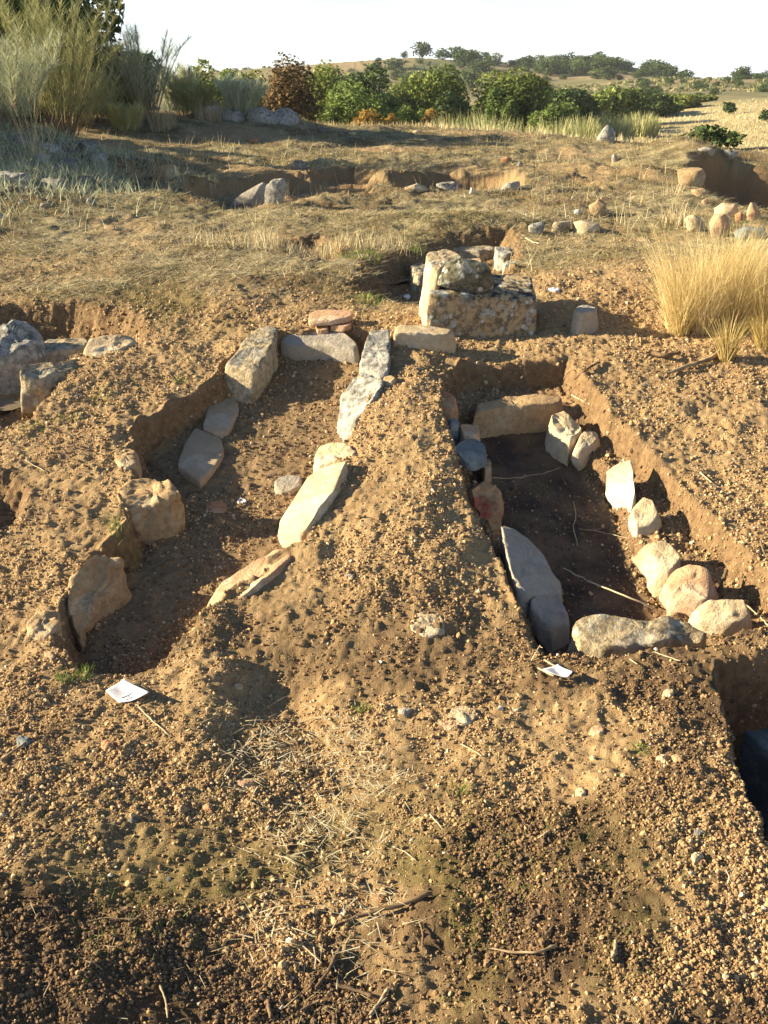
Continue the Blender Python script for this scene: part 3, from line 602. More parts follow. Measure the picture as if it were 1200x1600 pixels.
# ---- loose pebbles one can point to
PEB = [(700,1132,16,'pink tan stone flush with the soil, left of a bigger one','pink'),(722,1118,26,'large pale tan stone flush with the pebbly soil','lime'),(668,975,34,'pale chalky patch of stone in the middle of the ridge foot','lime'),(932,1140,13,'single rose pebble casting a long shadow','pink'),(907,1236,10,'upright pale pebble with a long shadow near the twig fork','lime'),(1036,1184,11,'tan pebble right of the green sprig','lime'),(1058,1182,11,'brown pebble next to the tan pebble by the sprig','earthy'),(1044,1082,10,'bright triangular pebble near the right cut','lime'),(36,1156,14,'blue grey pebble at the left edge','slate'),(383,1222,14,'rose brown pebble below the shaded hollow','pink'),(324,1262,9,'bright red chip on the dark gravel','red'),(283,1262,12,'round brown pebble left of the red chip','earthy'),(168,1162,13,'reddish clod left of the thin bent stem','brick'),(590,1402,10,'rusty pebble just above the long stick','brick'),(455,1470,9,'small white pebble at the bottom beside the sticks','white'),(545,900,8,'little grey pebble on the flank of the ridge','greyp'),(783,1107,6,'tiny white chip above the large tan stone','white'),(633,1110,11,'whitish pebble at the ridge foot','greyp'),(208,1277,10,'dark grey pebble in the lower left gravel','dark'),(1092,1300,9,'dusky pebble near the corner of the right cut','dark'),(538,1424,8,'white oval pebble in the straw near the long stick','white'),(78,1022,10,'pinkish wedge beside the green weed','pink'),(1090,1340,12,'pale clod near the right margin of the foreground','lime'),(372,1072,8,'ochre pebble in the shade of the hollow','lime'),(686,662,7,'pale pebble on the shelf of the right bank','lime')]
for i, (px, py, s, lab, m_) in enumerate(PEB):
    if i == 24: px, py = 1007, 598
    k = 7; o_ = [(px+s*math.cos(a)*(1+.15*math.sin(i*3+a*2)), py+s*.62*math.sin(a)) for a in np.linspace(0, 2*math.pi, k+1)[:-1]]
    flat = i in (0, 1, 2)
    loft('pebble' if s < 15 else 'flush_stone', lab, 'pebble' if s < 15 else 'stone', o_, .008 if flat else .0008*s, .03 if flat else .02+.001*s, M[m_], seed=150+i, amp=.004 if not flat else .006, rnd=.004, dome=.0006*s if not flat else .004, ground=True, n=28 if s < 15 else 48, freq=30, group='loose pebbles on the soil')

# ------------------------------------------------------------------ gravel and soil crumbs (uncountable)
def ico():
    t = (1+5**.5)/2
    v = np.array([(-1,t,0),(1,t,0),(-1,-t,0),(1,-t,0),(0,-1,t),(0,1,t),(0,-1,-t),(0,1,-t),(t,0,-1),(t,0,1),(-t,0,-1),(-t,0,1)], float)
    v /= np.linalg.norm(v[0])
    f = np.array([(0,11,5),(0,5,1),(0,1,7),(0,7,10),(0,10,11),(1,5,9),(5,11,4),(11,10,2),(10,7,6),(7,1,8),(3,9,4),(3,4,2),(3,2,6),(3,6,8),(3,8,9),(4,9,5),(2,4,11),(6,2,10),(8,6,7),(9,8,1)])
    return v, f
def rotm(rs, n):
    q = rs.normal(size=(n, 4)); q /= np.linalg.norm(q, axis=1)[:, None]; w, x, y, z = q.T
    return np.stack([np.stack([1-2*(y*y+z*z), 2*(x*y-z*w), 2*(x*z+y*w)], 1), np.stack([2*(x*y+z*w), 1-2*(x*x+z*z), 2*(y*z-x*w)], 1), np.stack([2*(x*z-y*w), 2*(y*z+x*w), 1-2*(x*x+y*y)], 1)], 1)
def scatter(name, label, cat, x, y, s, mat, rs, sink=.25, tint=None, flat=.75):
    n = len(x); v, f = ico()
    Rm = rotm(rs, n)
    VV = v[None]*(1+.20*rs.normal(size=(n, 12, 1)))*np.stack([np.ones(n), .8+.4*rs.rand(n), flat*(.7+.5*rs.rand(n))], 1)[:, None, :]
    VV = np.einsum('nij,nkj->nki', Rm, VV)*s[:, None, None]
    z = ground_z(x, y)
    VV = VV+np.stack([x, y, z+s*sink], 1)[:, None, :]
    F = (f[None]+(np.arange(n)*12)[:, None, None]).reshape(-1, 3)
    t = np.repeat(tint if tint is not None else rs.rand(n), 12)
    return tag(mesh_np(name, VV.reshape(-1, 3), F, mat, attrs=dict(tint=t), smooth=False), label, cat, kind='stuff')
rs = np.random.RandomState(2)
def near_pts(n, y0, y1, pw, wid, rs):
    u = rs.rand(n); y = (y0**pw+(y1**pw-y0**pw)*u)**(1/pw) if pw != 0 else y0*(y1/y0)**u
    x = (rs.rand(n)*2-1)*wid(y); return x, y
W1 = lambda y: .50*y+.15
def scarp_keep(x, y): return dig(x, y)[2] > .3
x, y = near_pts(380000, 1.55, 9., -.15, W1, rs)
dep, damp_shade, scarp = dig(x, y)
clump = fbm2(x, y, 3.2, 4, 91); cl2 = fbm2(x, y, 1.1, 3, 95)
keep = rs.rand(len(x)) < np.clip(.62+.75*clump+.3*cl2, .10, 1)*(1-.9*sst(.05, .12, dep)*damp_shade)*(1-.2*scarp)*(1-.9*grassy(x, y))*(1-.4*sst(6.5,8,y))
x, y = x[keep], y[keep]
for _c in (hitg(195, 1080), hitg(872, 1048)): _k = np.hypot(x-_c[0], y-_c[1]) > .075; x, y = x[_k], y[_k]
s = np.clip(np.exp(rs.normal(size=len(x))*.50)*.00255, 0, .0085)*(1+.10*np.maximum(y-2, 0))
big = rs.rand(len(x)) < .004; s[big] = .007+.005*rs.rand(big.sum())
wl = scarp_keep(x, y); s = np.where(wl & (rs.rand(len(x)) < .4), s*1.5, s)
dk = darksoil_vignette(x, y)  # gravel tint dimmed along with the painted foreground darkening
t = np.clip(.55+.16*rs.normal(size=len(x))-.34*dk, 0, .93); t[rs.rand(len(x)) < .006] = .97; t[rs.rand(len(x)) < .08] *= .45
scatter('gravel', 'coarse crumbly gravel strewn over the reddish soil around the graves', 'gravel', x, y, s, M['pebble'], rs, tint=t)
# crumbs inside the graves
x, y = near_pts(26000, 2.6, 6.5, 0, lambda y: .45*y, rs)
dep, damp_shade, scarp = dig(x, y); k = dep > .08; x, y = x[k], y[k]
s = np.exp(rs.normal(size=len(x))*.45)*.0032*(1+.1*(y-2))
scatter('soil_crumbs', 'fine crumbs and grit on the trodden floors of the graves', 'soil', x, y, s, M['pebble'], rs, tint=np.clip(.06+.06*rs.normal(size=len(x)), 0, 1))

c = hit(40, 258); n = 5200; x = c[0]+.62*rs.normal(size=n); y = c[1]+1.0*rs.normal(size=n)
scatter('bank_rubble', 'grey rubble and small broken stones covering the shaded bank', 'rubble', x, y, np.exp(rs.normal(size=n)*.45)*.018, M['rubble'], rs, tint=rs.rand(n))
# ------------------------------------------------------------------ blades and straw
def blades(name, label, cat, x, y, L, wd, lean, mat, rs, tint, az=None, kind='stuff', z=None, parent=None, bend=.5, seg=2, loc=None, group=None):
    n = len(x)
    a = rs.rand(n)*2*math.pi if az is None else az
    z = ground_z(x, y) if z is None else z
    dirx, diry = np.cos(a), np.sin(a)
    # side vector
    b = rs.rand(n)*2*math.pi; sx, sy = np.cos(b), np.sin(b)
    pts = []
    th = lean.copy(); px, py_, pz = x.copy(), y.copy(), z.copy()
    rows = [(px, py_, pz, wd)]
    for k in range(seg):
        st = L/seg
        px = px+dirx*np.sin(th)*st; py_ = py_+diry*np.sin(th)*st; pz = pz+np.cos(th)*st
        th = th+bend/seg*(.5+rs.rand(n)) if np.isscalar(bend) else th+bend/seg
        rows.append((px, py_, pz, wd*(1-(k+1)/seg*.85)))
    V = np.zeros((n, (seg+1)*2, 3))
    for k, (a1, b1, c1, w1) in enumerate(rows):
        V[:, 2*k] = np.stack([a1-sx*w1/2, b1-sy*w1/2, c1], 1); V[:, 2*k+1] = np.stack([a1+sx*w1/2, b1+sy*w1/2, c1], 1)
    m = (seg+1)*2
    f = np.array([(2*k, 2*k+1, 2*k+3, 2*k+2) for k in range(seg)])
    F = (f[None]+(np.arange(n)*m)[:, None, None]).reshape(-1, 4)
    V = V.reshape(-1, 3)
    if loc is not None: V = V-np.array(loc)
    o = mesh_np(name, V, F, mat, parent=parent, attrs=dict(tint=np.repeat(tint, m)), smooth=True, loc=loc)
    if kind or label: tag(o, label, cat, group, kind)
    return o
def sub(x, y, keep): return x[keep], y[keep]
rs = np.random.RandomState(5)
# straw lying on the middle ground
x, y = near_pts(210000, 6.3, 34., -.1, lambda y: .5*y+.3, rs)
dep, damp_shade, scarp = dig(x, y); gr = grassy(x, y); cl = fbm2(x, y, 1.4, 3, 101)
x, y = sub(x, y, rs.rand(len(x)) < np.clip(gr*(.55+.9*cl), 0, 1)*(1-.8*sst(.04, .15, dep)))
n = len(x)
blades('straw_litter', 'pale dead straw lying flat over the turf beyond the graves', 'straw', x, y, .05+.10*rs.rand(n), .0022+.00042*y, R(72)+.35*rs.rand(n), M['straw'], rs, np.clip(.60+.28*rs.normal(size=n), 0, 1), bend=.05, z=ground_z(x, y)+.006+.010*rs.rand(n), seg=1)
# short turf
x, y = near_pts(260000, 6.0, 34., -.2, lambda y: .5*y+.3, rs)
dep, damp_shade, scarp = dig(x, y); gr = grassy(x, y); cl = fbm2(x, y, .8, 3, 105)
x, y = sub(x, y, rs.rand(len(x)) < np.clip(gr*(.75+.7*cl), 0, 1)*(1-.75*sst(.04, .15, dep)))
n = len(x); gn = fbm2(x, y, .6, 2, 109)
blades('turf', 'short olive and brown turf covering the middle ground', 'grass', x, y, (.012+.028*rs.rand(n)**2)*(.8+y*.05), .0022+.00040*y, R(10)+.8*rs.rand(n), M['turf'], rs, np.clip(.38+.30*gn+.18*rs.normal(size=n), 0, 1), bend=.7, seg=1)
# longer stems
x, y = near_pts(9000, 7.5, 32., 0, lambda y: .5*y+.3, rs)
cl = fbm2(x, y, .7, 3, 115)
x, y = sub(x, y, rs.rand(len(x)) < np.clip(grassy(x, y)*(cl*2-.05), 0, 1))
n = len(x)
blades('dry_stems', 'thin dry grass stems standing here and there on the turf', 'grass', x, y, .08+.16*rs.rand(n), .002+.00030*y, .05+.5*rs.rand(n), M['straw'], rs, np.clip(.55+.25*rs.normal(size=n), 0, 1), bend=.3)
c = hit(45, 262); n = 9000; x = c[0]+.75*rs.normal(size=n); y = c[1]+1.2*rs.normal(size=n)
blades('bank_growth', 'low grey green growth creeping over the rubble of the shaded bank', 'ground cover', x, y, .05+.16*rs.rand(n), .010+0*x, .2+.9*rs.rand(n), M['broomgrey'], rs, np.clip(.35+.25*rs.normal(size=n), 0, 1), bend=.5)
# dry pale tufts in the small hollow
c = hit(485, 388)
n = 1100; x = c[0]+.42*rs.normal(size=n); y = c[1]+.13*rs.normal(size=n)
blades('dead_grass_patch', 'band of bleached dead grass in the shaded dip of the turf', 'grass', x, y, .08+.10*rs.rand(n), .006+0*x, .05+.5*rs.rand(n), M['straw'], rs, np.clip(.6+.25*rs.normal(size=n), 0, 1), bend=.4)
# foreground: straw around the dip and thin green blades
def cluster(pxs, n, sx, sy, rs):
    X = []; Y = []
    for (a, b, k) in pxs:
        c = hit(a, b); m = int(n*k); X.append(c[0]+sx*rs.normal(size=m)*k**.5); Y.append(c[1]+sy*rs.normal(size=m)*k**.5)
    return np.concatenate(X), np.concatenate(Y)
x, y = cluster([(520,1190,1),(570,1235,1.1),(480,1290,1.1),(540,1330,.8),(400,1170,.9),(590,1300,.6),(450,1400,.8),(600,1390,.5),(520,1560,.7),(560,1140,.5),(350,1120,.4)], 62, .09, .09, rs)
n = len(x)
blades('straw_litter', 'broken bits of bleached straw strewn across the foreground soil', 'straw', x, y, .015+.045*rs.rand(n)**1.5, .0022+.0012*rs.rand(n), R(75)+.3*rs.rand(n), M['straw'], rs, np.clip(.55+.25*rs.normal(size=n), 0, 1), bend=.05, z=ground_z(x, y)+.008+.008*rs.rand(n), seg=1)
x, y = cluster([(575,1220,1.2),(545,1170,.6),(590,1245,.7),(560,1160,.3),(420,1150,.5),(540,1290,.5),(470,1200,.4),(400,1190,.8),(510,1140,.6),(560,1350,.5),(380,1240,.3),(600,1420,.4),(500,1300,.8),(450,1340,.7),(560,1480,.8),(430,1480,.5)], 75, .07, .07, rs)
n = len(x)
blades('straw_litter', 'thick bleached straws heaped where the ridge runs out', 'straw', x, y, .025+.05*rs.rand(n), .0030+.0020*rs.rand(n), R(80)+.2*rs.rand(n), M['straw'], rs, np.clip(.8+.2*rs.normal(size=n), 0, 1), bend=.08, z=ground_z(x, y)+.014+.012*rs.rand(n), seg=2)
x, y = near_pts(5200, 1.55, 3.4, 0, lambda y: .4*y, rs)
mo = mossy(x, y); x, y = sub(x, y, rs.rand(len(x)) < .06+mo*1.0)
n = len(x)
blades('sparse_grass', 'tiny sprouting green blades thin among the foreground gravel', 'grass', x, y, .012+.022*rs.rand(n), .0016+0*x, .1+.6*rs.rand(n), M['green'], rs, rs.rand(n), bend=.4)
x, y = near_pts(900, 1.8, 6.8, 0, lambda y: .45*y, rs)
n = len(x)
blades('straw_litter', 'stray straws scattered thinly on the bare earth of the banks', 'straw', x, y, .02+.05*rs.rand(n)**2, .0020+0*x, R(78)+.25*rs.rand(n), M['straw'], rs, np.clip(.5+.3*rs.normal(size=n), 0, 1), bend=.05, z=ground_z(x, y)+.008, seg=1)
# dry yellow field and rough grass on the valley side
x, y = near_pts(130000, 22, 130, -.3, lambda y: .5*y, rs)
yc_ = 29-9.5*sst(1.0, 6.0, x)-3*sst(6, 12, x)
x, y = sub(x, y, (y > yc_+1) & (y < 96+14*rs.rand(len(x))))
n = len(x)
blades('dry_pasture', 'tall yellow dry grass of the pasture below the brow', 'grass', x, y, .08+.14*rs.rand(n), .006+.0006*y, .1+.5*rs.rand(n), M['straw'], rs, np.clip(.45+.3*fbm2(x, y, .1, 2, 8)+.15*rs.normal(size=n), 0, 1), bend=.4, seg=1)

# ------------------------------------------------------------------ tufts and weeds (countable)
def tuft(name, label, px, py, n, rad, L, wd, mat, cat='grass tuft', group=None, seed=0, spread=.7, tb=.5, bend=.6, ground=True, seg=3, flop=0.):
    rs = np.random.RandomState(seed+300)
    c = hitg(px, py); a = rs.rand(n)*2*math.pi; r = rad*np.sqrt(rs.rand(n))
    x = c[0]+np.cos(a)*r; y = c[1]+np.sin(a)*r
    if n > 1000:
        m = 13; ca = rs.rand(m)*6.28; cr = rad*1.15*np.sqrt(rs.rand(m)); g_ = rs.randint(m, size=n); rr = rad*.30*np.sqrt(rs.rand(n))
        x = c[0]+np.cos(ca[g_])*cr[g_]+np.cos(a)*rr; y = c[1]+np.sin(ca[g_])*cr[g_]+np.sin(a)*rr
        a = np.where(rs.rand(n) < .55, np.arctan2(y-c[1], x-c[0]), a); r = rad*(.25+.75*rs.rand(n)); L = L*(.82+.3*rs.rand(m))[g_]; tb = tb+.12*rs.normal(size=m)[g_]
    lean = spread*(r/rad)*(.4+.7*rs.rand(n))+.05*rs.rand(n)
    return blades(name, label, cat, x, y, L*(.45+.55*rs.rand(n)), wd*(.6+.7*rs.rand(n)), lean, mat, rs, np.clip(tb+.25*rs.normal(size=n), 0, 1), az=a+.8*rs.normal(size=n), kind=None, bend=bend*(.4+1.4*rs.rand(n)**2) if n > 1000 else bend, seg=seg, loc=tuple(c), group=group)
tuft('grass_tussock', 'big golden tussock of fine dry grass on the right bank', 1092, 512, 3300, .20, .68, .0030, M['golden'], seed=1, spread=.62, bend=.55, seg=5, tb=.6)
tuft('grass_tussock', 'golden tussock cut by the right edge behind the big one', 1210, 505, 2200, .20, .60, .0030, M['golden'], seed=2, spread=.5, bend=.6, seg=5, tb=.5)
tuft('grass_tussock', 'small spiky green gold clump in front of the big tussock', 1135, 562, 260, .035, .28, .0040, M['golden'], seed=3, spread=.45, bend=.35, seg=4, tb=.25)
tuft('grass_tussock', 'low green tinged clump at the right edge by the tussock', 1195, 545, 300, .05, .26, .0040, M['golden'], seed=4, spread=.5, bend=.4, seg=4, tb=.15)
TF = [(330,1018+0,0,'') ]
for i, (px, py, lab, n, rad, L) in enumerate([
  (100,1062,'fresh green grass tuft near the lower left end of the left grave',60,.03,.045),(130,1058,'yellowish green tuft just right of the fresh one by the card',70,.03,.05),
  (190,852,'wiry green weed growing from the bank between the two boulders',70,.05,.13),(222,700,'thin green sprig on the rim above the left grave',16,.02,.07),
  (160,620,'yellow green seedling patch on the left bank, highest',70,.06,.03),(118,655,'bright little tuft in the middle of the left bank',50,.04,.03),(50,668,'flat green patch at the left of the left bank',70,.07,.03),(280,600,'sprouting tuft on the rim over the floor slabs',40,.05,.04),
  (565,1112,'yellow green tuft where the ridge meets the foreground',50,.03,.04),(715,1240,'thin upright green blades beside the dark stem',30,.03,.06),(1000,1172,'dark green rosette weed casting shadow on the right foreground',60,.025,.03),
  (845,770,'scatter of tiny green seedlings on the dark grave floor',60,.06,.02),(572,470,'green grass fringe on the lip of the water pit',120,.12,.06),(650,395,'leafy green weed on the far lip of the water pit',60,.05,.10),
  (560,400,'fresh green strip of grass on the near lip of the dip',260,.2,.05),(280,1430,'single bent green blade in the lower left gravel',1,.01,.05),(90,655,'seedling tuft low on the left bank',30,.03,.03)]):
    tuft('grass_tuft', lab, px, py, n, rad, L, .0028 if py > 500 else .005, M['green'], seed=10+i, spread=.9, bend=.5, group='small green tufts', tb=.6)
for i, (px, py, lab, L, n, m_) in enumerate([
  (58,255,'tall thin bleached stalks rising from the shaded bank',.95,45,'straw'),(245,275,'dry stalks standing by the rust brown mound',.45,26,'straw'),(275,270,'few bent stems right of the rust brown mound',.45,14,'straw'),
  (205,200,'dry straw clump under the brooms',.5,240,'straw'),(255,200,'tan clump of dead grass beneath the second broom',.6,260,'straw'),(325,190,'bleached feathery clump in front of the white boulder',.55,300,'straw'),(352,185,'pale bleached grass hump on the bank',.55,300,'straw'),
  (1050,305,'dry stems on the lip of the right hollow',.25,40,'straw'),(1060,350,'dry grass before the tumbled heap',.22,120,'straw'),(890,345,'stems over the middle row stone',.22,16,'straw'),(850,345,'stems before the dark row stone',.25,12,'straw'),
  (745,225,'rough tan tuft on the brow beyond the pit',.2,60,'straw')]):
    tuft('dry_grass_clump', lab, px, py, n, .10+.0006*n, L, .007, M[m_], seed=40+i, spread=.35, bend=.35, group='clumps of dry grass', tb=.5)

# ------------------------------------------------------------------ twigs, stems and sticks
def stick(name, label, pts, r0, r1, h=.010, tint=.4, cat='twig', fork=None, seed=0, rise=None, group='dead twigs on the ground'):
    rs = np.random.RandomState(seed+900); P = []; r0 *= 1.05; r1 *= 1.05
    for i, (a, b) in enumerate(pts):
        hh = (rise[i] if rise else h)+r0
        P.append(hitg(a, b, hh))
    P = np.array(P)
    paths = [(P, r0, r1)]
    # resample
    L = np.concatenate([[0], np.cumsum(np.linalg.norm(np.diff(P, axis=0), axis=1))]); n = 14
    s = np.linspace(0, L[-1], n); Q = np.stack([np.interp(s, L, P[:, j]) for j in range(3)], 1)
    Q = Q+rs.normal(size=Q.shape)*np.array([1, 1, .5])*L[-1]*.006
    paths = [(Q, r0, r1)]
    if fork:
        for (t, dx, dy, ln) in fork:
            k = int(t*(n-1)); d = Q[min(k+1, n-1)]-Q[max(k-1, 0)]; d /= np.linalg.norm(d)
            e = d+np.array([dx, dy, .15]); e /= np.linalg.norm(e)
            m = 5; paths.append((Q[k]+e[None]*np.linspace(0, ln, m)[:, None]+rs.normal(size=(m, 3))*ln*.02, r0*.55, r1*.5))
    V = []; F = []; T = []; b = 0; K = 6
    o = Q[0].copy()
    for (q, ra, rb) in paths:
        m = len(q); tan = np.gradient(q, axis=0); tan /= np.linalg.norm(tan, axis=1)[:, None]+1e-9
        up = np.cross(tan, [0, 0, 1.]); up /= np.linalg.norm(up, axis=1)[:, None]+1e-9; sd = np.cross(tan, up)
        for i in range(m):
            r = ra+(rb-ra)*i/(m-1)
            r *= 1+.18*rs.normal()
            for k in range(K):
                a = 2*math.pi*k/K; V.append(q[i]-o+r*(math.cos(a)*up[i]+math.sin(a)*sd[i])); T.append(np.clip(tint+.12*rs.normal(), 0, 1))
        for i in range(m-1):
            for k in range(K):
                F.append((b+i*K+k, b+i*K+(k+1) % K, b+(i+1)*K+(k+1) % K, b+(i+1)*K+k))
        F.append((b, b+2, b+3, b+5)); F.append((b+(m-1)*K, b+(m-1)*K+2, b+(m-1)*K+3, b+(m-1)*K+5))
        b += m*K
    ob = mesh_np(name, V, F, M['twig'], attrs=dict(tint=T), loc=o)
    return tag(ob, label, cat, group)
stick('twig', 'long dark stick lying slantwise in the lower middle foreground', [(510,1450),(570,1430),(640,1410),(675,1393)], .004, .007, tint=.25, seed=1)
stick('twig', 'thick dark twig pointing up at the bottom centre', [(492,1545),(515,1515),(532,1480)], .005, .006, tint=.15, seed=2)
stick('twig', 'short brown twig lying across the foot of the thick dark one', [(520,1537),(548,1545),(582,1556)], .005, .004, tint=.3, seed=3)
stick('twig', 'stubby tan twig at the very bottom edge', [(577,1588),(592,1568),(606,1546)], .005, .005, tint=.75, seed=4, fork=[(.5,.7,.2,.03)])
stick('twig', 'slender grey twig with a bulging end in the lower right foreground', [(762,1482),(800,1488),(840,1488),(868,1478)], .002, .005, tint=.6, seed=5)
stick('twig', 'brown twig above the heap of bleached straw', [(495,1242),(525,1232),(556,1224)], .004, .003, tint=.35, seed=6)
stick('plant_stem', 'dark thin stem rising beside the green blades', [(705,1250),(715,1222),(733,1192)], .002, .0015, tint=.1, seed=7)
stick('straw_stem', 'short pale straw right of the straw heap', [(671,1272),(680,1282),(690,1293)], .0022, .0018, tint=.98, seed=8)
stick('straw_stem', 'tan straw below the large pale tan stone', [(719,1162),(737,1171),(753,1181)], .002, .0018, tint=.9, seed=9)
stick('twig', 'bleached forked twig lying in the shaded hollow', [(350,1212),(368,1186),(391,1152)], .0035, .002, tint=.95, seed=10, fork=[(.4,.5,.3,.05)])
stick('straw_stem', 'thin straw angled toward the long stick from the left', [(450,1450),(474,1478),(503,1505)], .0022, .0018, tint=.8, seed=11)
stick('plant_stem', 'bent wiry stem running down from the paper card', [(214,1101),(232,1120),(264,1149)], .003, .002, tint=.9, seed=12)
stick('twig', 'grey root like twig at the left edge', [(0,1190),(18,1176),(40,1160)], .005, .004, tint=.6, seed=13)
stick('twig', 'curled brown twig at the bottom left of the sticks', [(402,1556),(418,1562),(423,1590)], .005, .004, tint=.3, seed=14)
stick('twig', 'forked brown twig in the lower left gravel', [(135,1440),(165,1434),(210,1438),(222,1430)], .002, .003, tint=.55, seed=15, fork=[(.9,-1.6,-.8,.05)])
stick('dead_branch', 'thick dead branch lying in front of the golden tussock', [(1040,585),(1075,572),(1105,562),(1125,551)], .011, .014, tint=.6, seed=16, cat='branch')
stick('dead_branch', 'short dark branch left of the thick one by the tussock', [(1016,551),(1038,556),(1062,551)], .014, .010, tint=.3, seed=17, cat='branch')
stick('dead_branch', 'half buried root curving along the rim of the right grave', [(898,592),(914,578),(938,565)], .009, .006, tint=.2, seed=18, cat='branch')
stick('straw_stem', 'long pale stem lying slantwise across the right grave to the end slab', [(881,888),(930,912),(980,932),(1026,952)], .0025, .004, tint=1., seed=19, rise=[.01,.06,.10,.06])
stick('straw_stem', 'thin stem stretched level over the right grave floor', [(765,747),(810,747),(850,739),(876,730)], .0018, .0018, tint=.85, seed=20, rise=[.05,.05,.04,.03])
stick('twig', 'crooked pale twig standing on the right grave floor', [(902,852),(897,825),(900,802),(896,783)], .002, .0018, tint=.9, seed=21, h=.01)
stick('straw_stem', 'fine pair of stems lying near the middle of the right grave floor', [(905,826),(935,830),(985,842)], .0016, .0016, tint=.8, seed=22, fork=[(.3,.3,.6,.10)])
stick('twig', 'brown stick leaning out beside the rugged stone in the right row', [(1124,926),(1130,905),(1136,890)], .010, .007, tint=.15, seed=23, rise=[.0,.05,.09])
stick('plant_stem', 'pale stem bent over the right edge beyond the end slab', [(1160,942),(1182,958),(1204,980)], .003, .0025, tint=.9, seed=24, rise=[.03,.03,.02])
stick('straw_stem', 'cream straw poking up behind the end slab', [(1034,925),(1044,936),(1054,944)], .004, .003, tint=1., seed=25, rise=[.04,.02,.01])
stick('straw_stem', 'straw lying at the foot of the big rough slab, left', [(975,1020),(985,1030),(996,1038)], .003, .002, tint=1., seed=26)
stick('straw_stem', 'straw lying at the foot of the big rough slab, right', [(1020,1018),(1040,1025),(1064,1033)], .0025, .002, tint=1., seed=27)
stick('straw_stem', 'forked bleached stalk standing by the second card', [(830,1033),(837,1020),(844,1008)], .0025, .002, tint=.98, seed=28, rise=[.0,.03,.05], fork=[(.95,-.3,-2.2,.05)])
stick('straw_stem', 'bleached stem bundled under the second card, upper', [(850,1030),(862,1038),(874,1044)], .004, .003, tint=1., seed=29)
stick('straw_stem', 'bleached stem bundled under the second card, lower', [(840,1043),(852,1050),(865,1056)], .004, .003, tint=1., seed=30)
stick('straw_stem', 'straw on the rim at the far right corner of the right grave', [(893,617),(908,625),(922,632)], .004, .003, tint=.95, seed=31)
stick('straw_stem', 'thin loop of grass stem at the far rim of the right grave', [(878,600),(884,583),(893,575)], .002, .0015, tint=.9, seed=32, rise=[.0,.04,.06])
stick('straw_stem', 'pale straw on the middle of the right bank', [(995,618),(1005,620),(1018,624)], .003, .003, tint=1., seed=33)
stick('straw_stem', 'short straw at the foot of the right bank slope', [(1094,738),(1103,746),(1112,754)], .004, .003, tint=.95, seed=34)
stick('twig', 'brown twig end at the right margin of the bank', [(1188,845),(1192,858),(1198,872)], .004, .003, tint=.3, seed=35)
stick('straw_stem', 'branching dead stalks on the left bank', [(38,718),(55,728),(70,736)], .003, .002, tint=.95, seed=36, fork=[(.6,.4,.8,.08)])
stick('twig', 'bleached stick on the turf above the golden tussock', [(822,372),(832,378),(842,380)], .006, .005, tint=1., seed=37)
stick('twig', 'pale curved stem arching over the shaded bank', [(30,150),(45,142),(58,150),(64,170)], .012, .008, tint=.9, seed=38, rise=[.1,.25,.3,.1])
stick('twig', 'forked pale sprig in the lower right foreground', [(1135,1385),(1140,1372),(1134,1358)], .0025, .0015, tint=.95, seed=39, rise=[0,.015,.03], fork=[(.5,.9,.3,.03)])

for i, (x0, y0, x1, y1, r, t, lab) in enumerate([(330,1365,360,1352,.002,.9,'thin pale twig in the left foreground moss'),(428,1335,462,1350,.0025,.8,'bent tan twig left of the straw field'),(612,1322,650,1345,.002,.95,'straw pointing at the long dark stick'),(655,1440,660,1475,.003,.3,'short dark peg like twig under the long stick'),(470,1580,500,1562,.004,.35,'dark twig at the bottom edge left of the stubby one'),(250,1540,262,1590,.003,.7,'pale twig running off the bottom at the left'),(955,1500,962,1470,.006,.7,'curled pale bark chip in the lower right foreground'),(840,1310,855,1300,.0025,.9,'small curved straw right of centre'),(418,1105,446,1088,.002,.8,'fine twig on the shaded floor of the hollow'),(395,1150,440,1140,.002,.9,'pale straw across the shaded hollow'),(340,1170,385,1195,.002,.7,'grey twig at the edge of the shaded hollow'),(465,1130,510,1118,.002,.85,'straw on the right slope of the hollow'),(130,1500,160,1515,.002,.6,'thin twig in the darkest gravel at the lower left'),(1010,1280,1030,1262,.002,.95,'straw near the right cut')]):
    stick('straw_stem' if t > .75 else 'twig', lab, [(x0, y0), ((x0+x1)/2+3, (y0+y1)/2-2), (x1, y1)], r, r*.8, tint=t, seed=60+i)
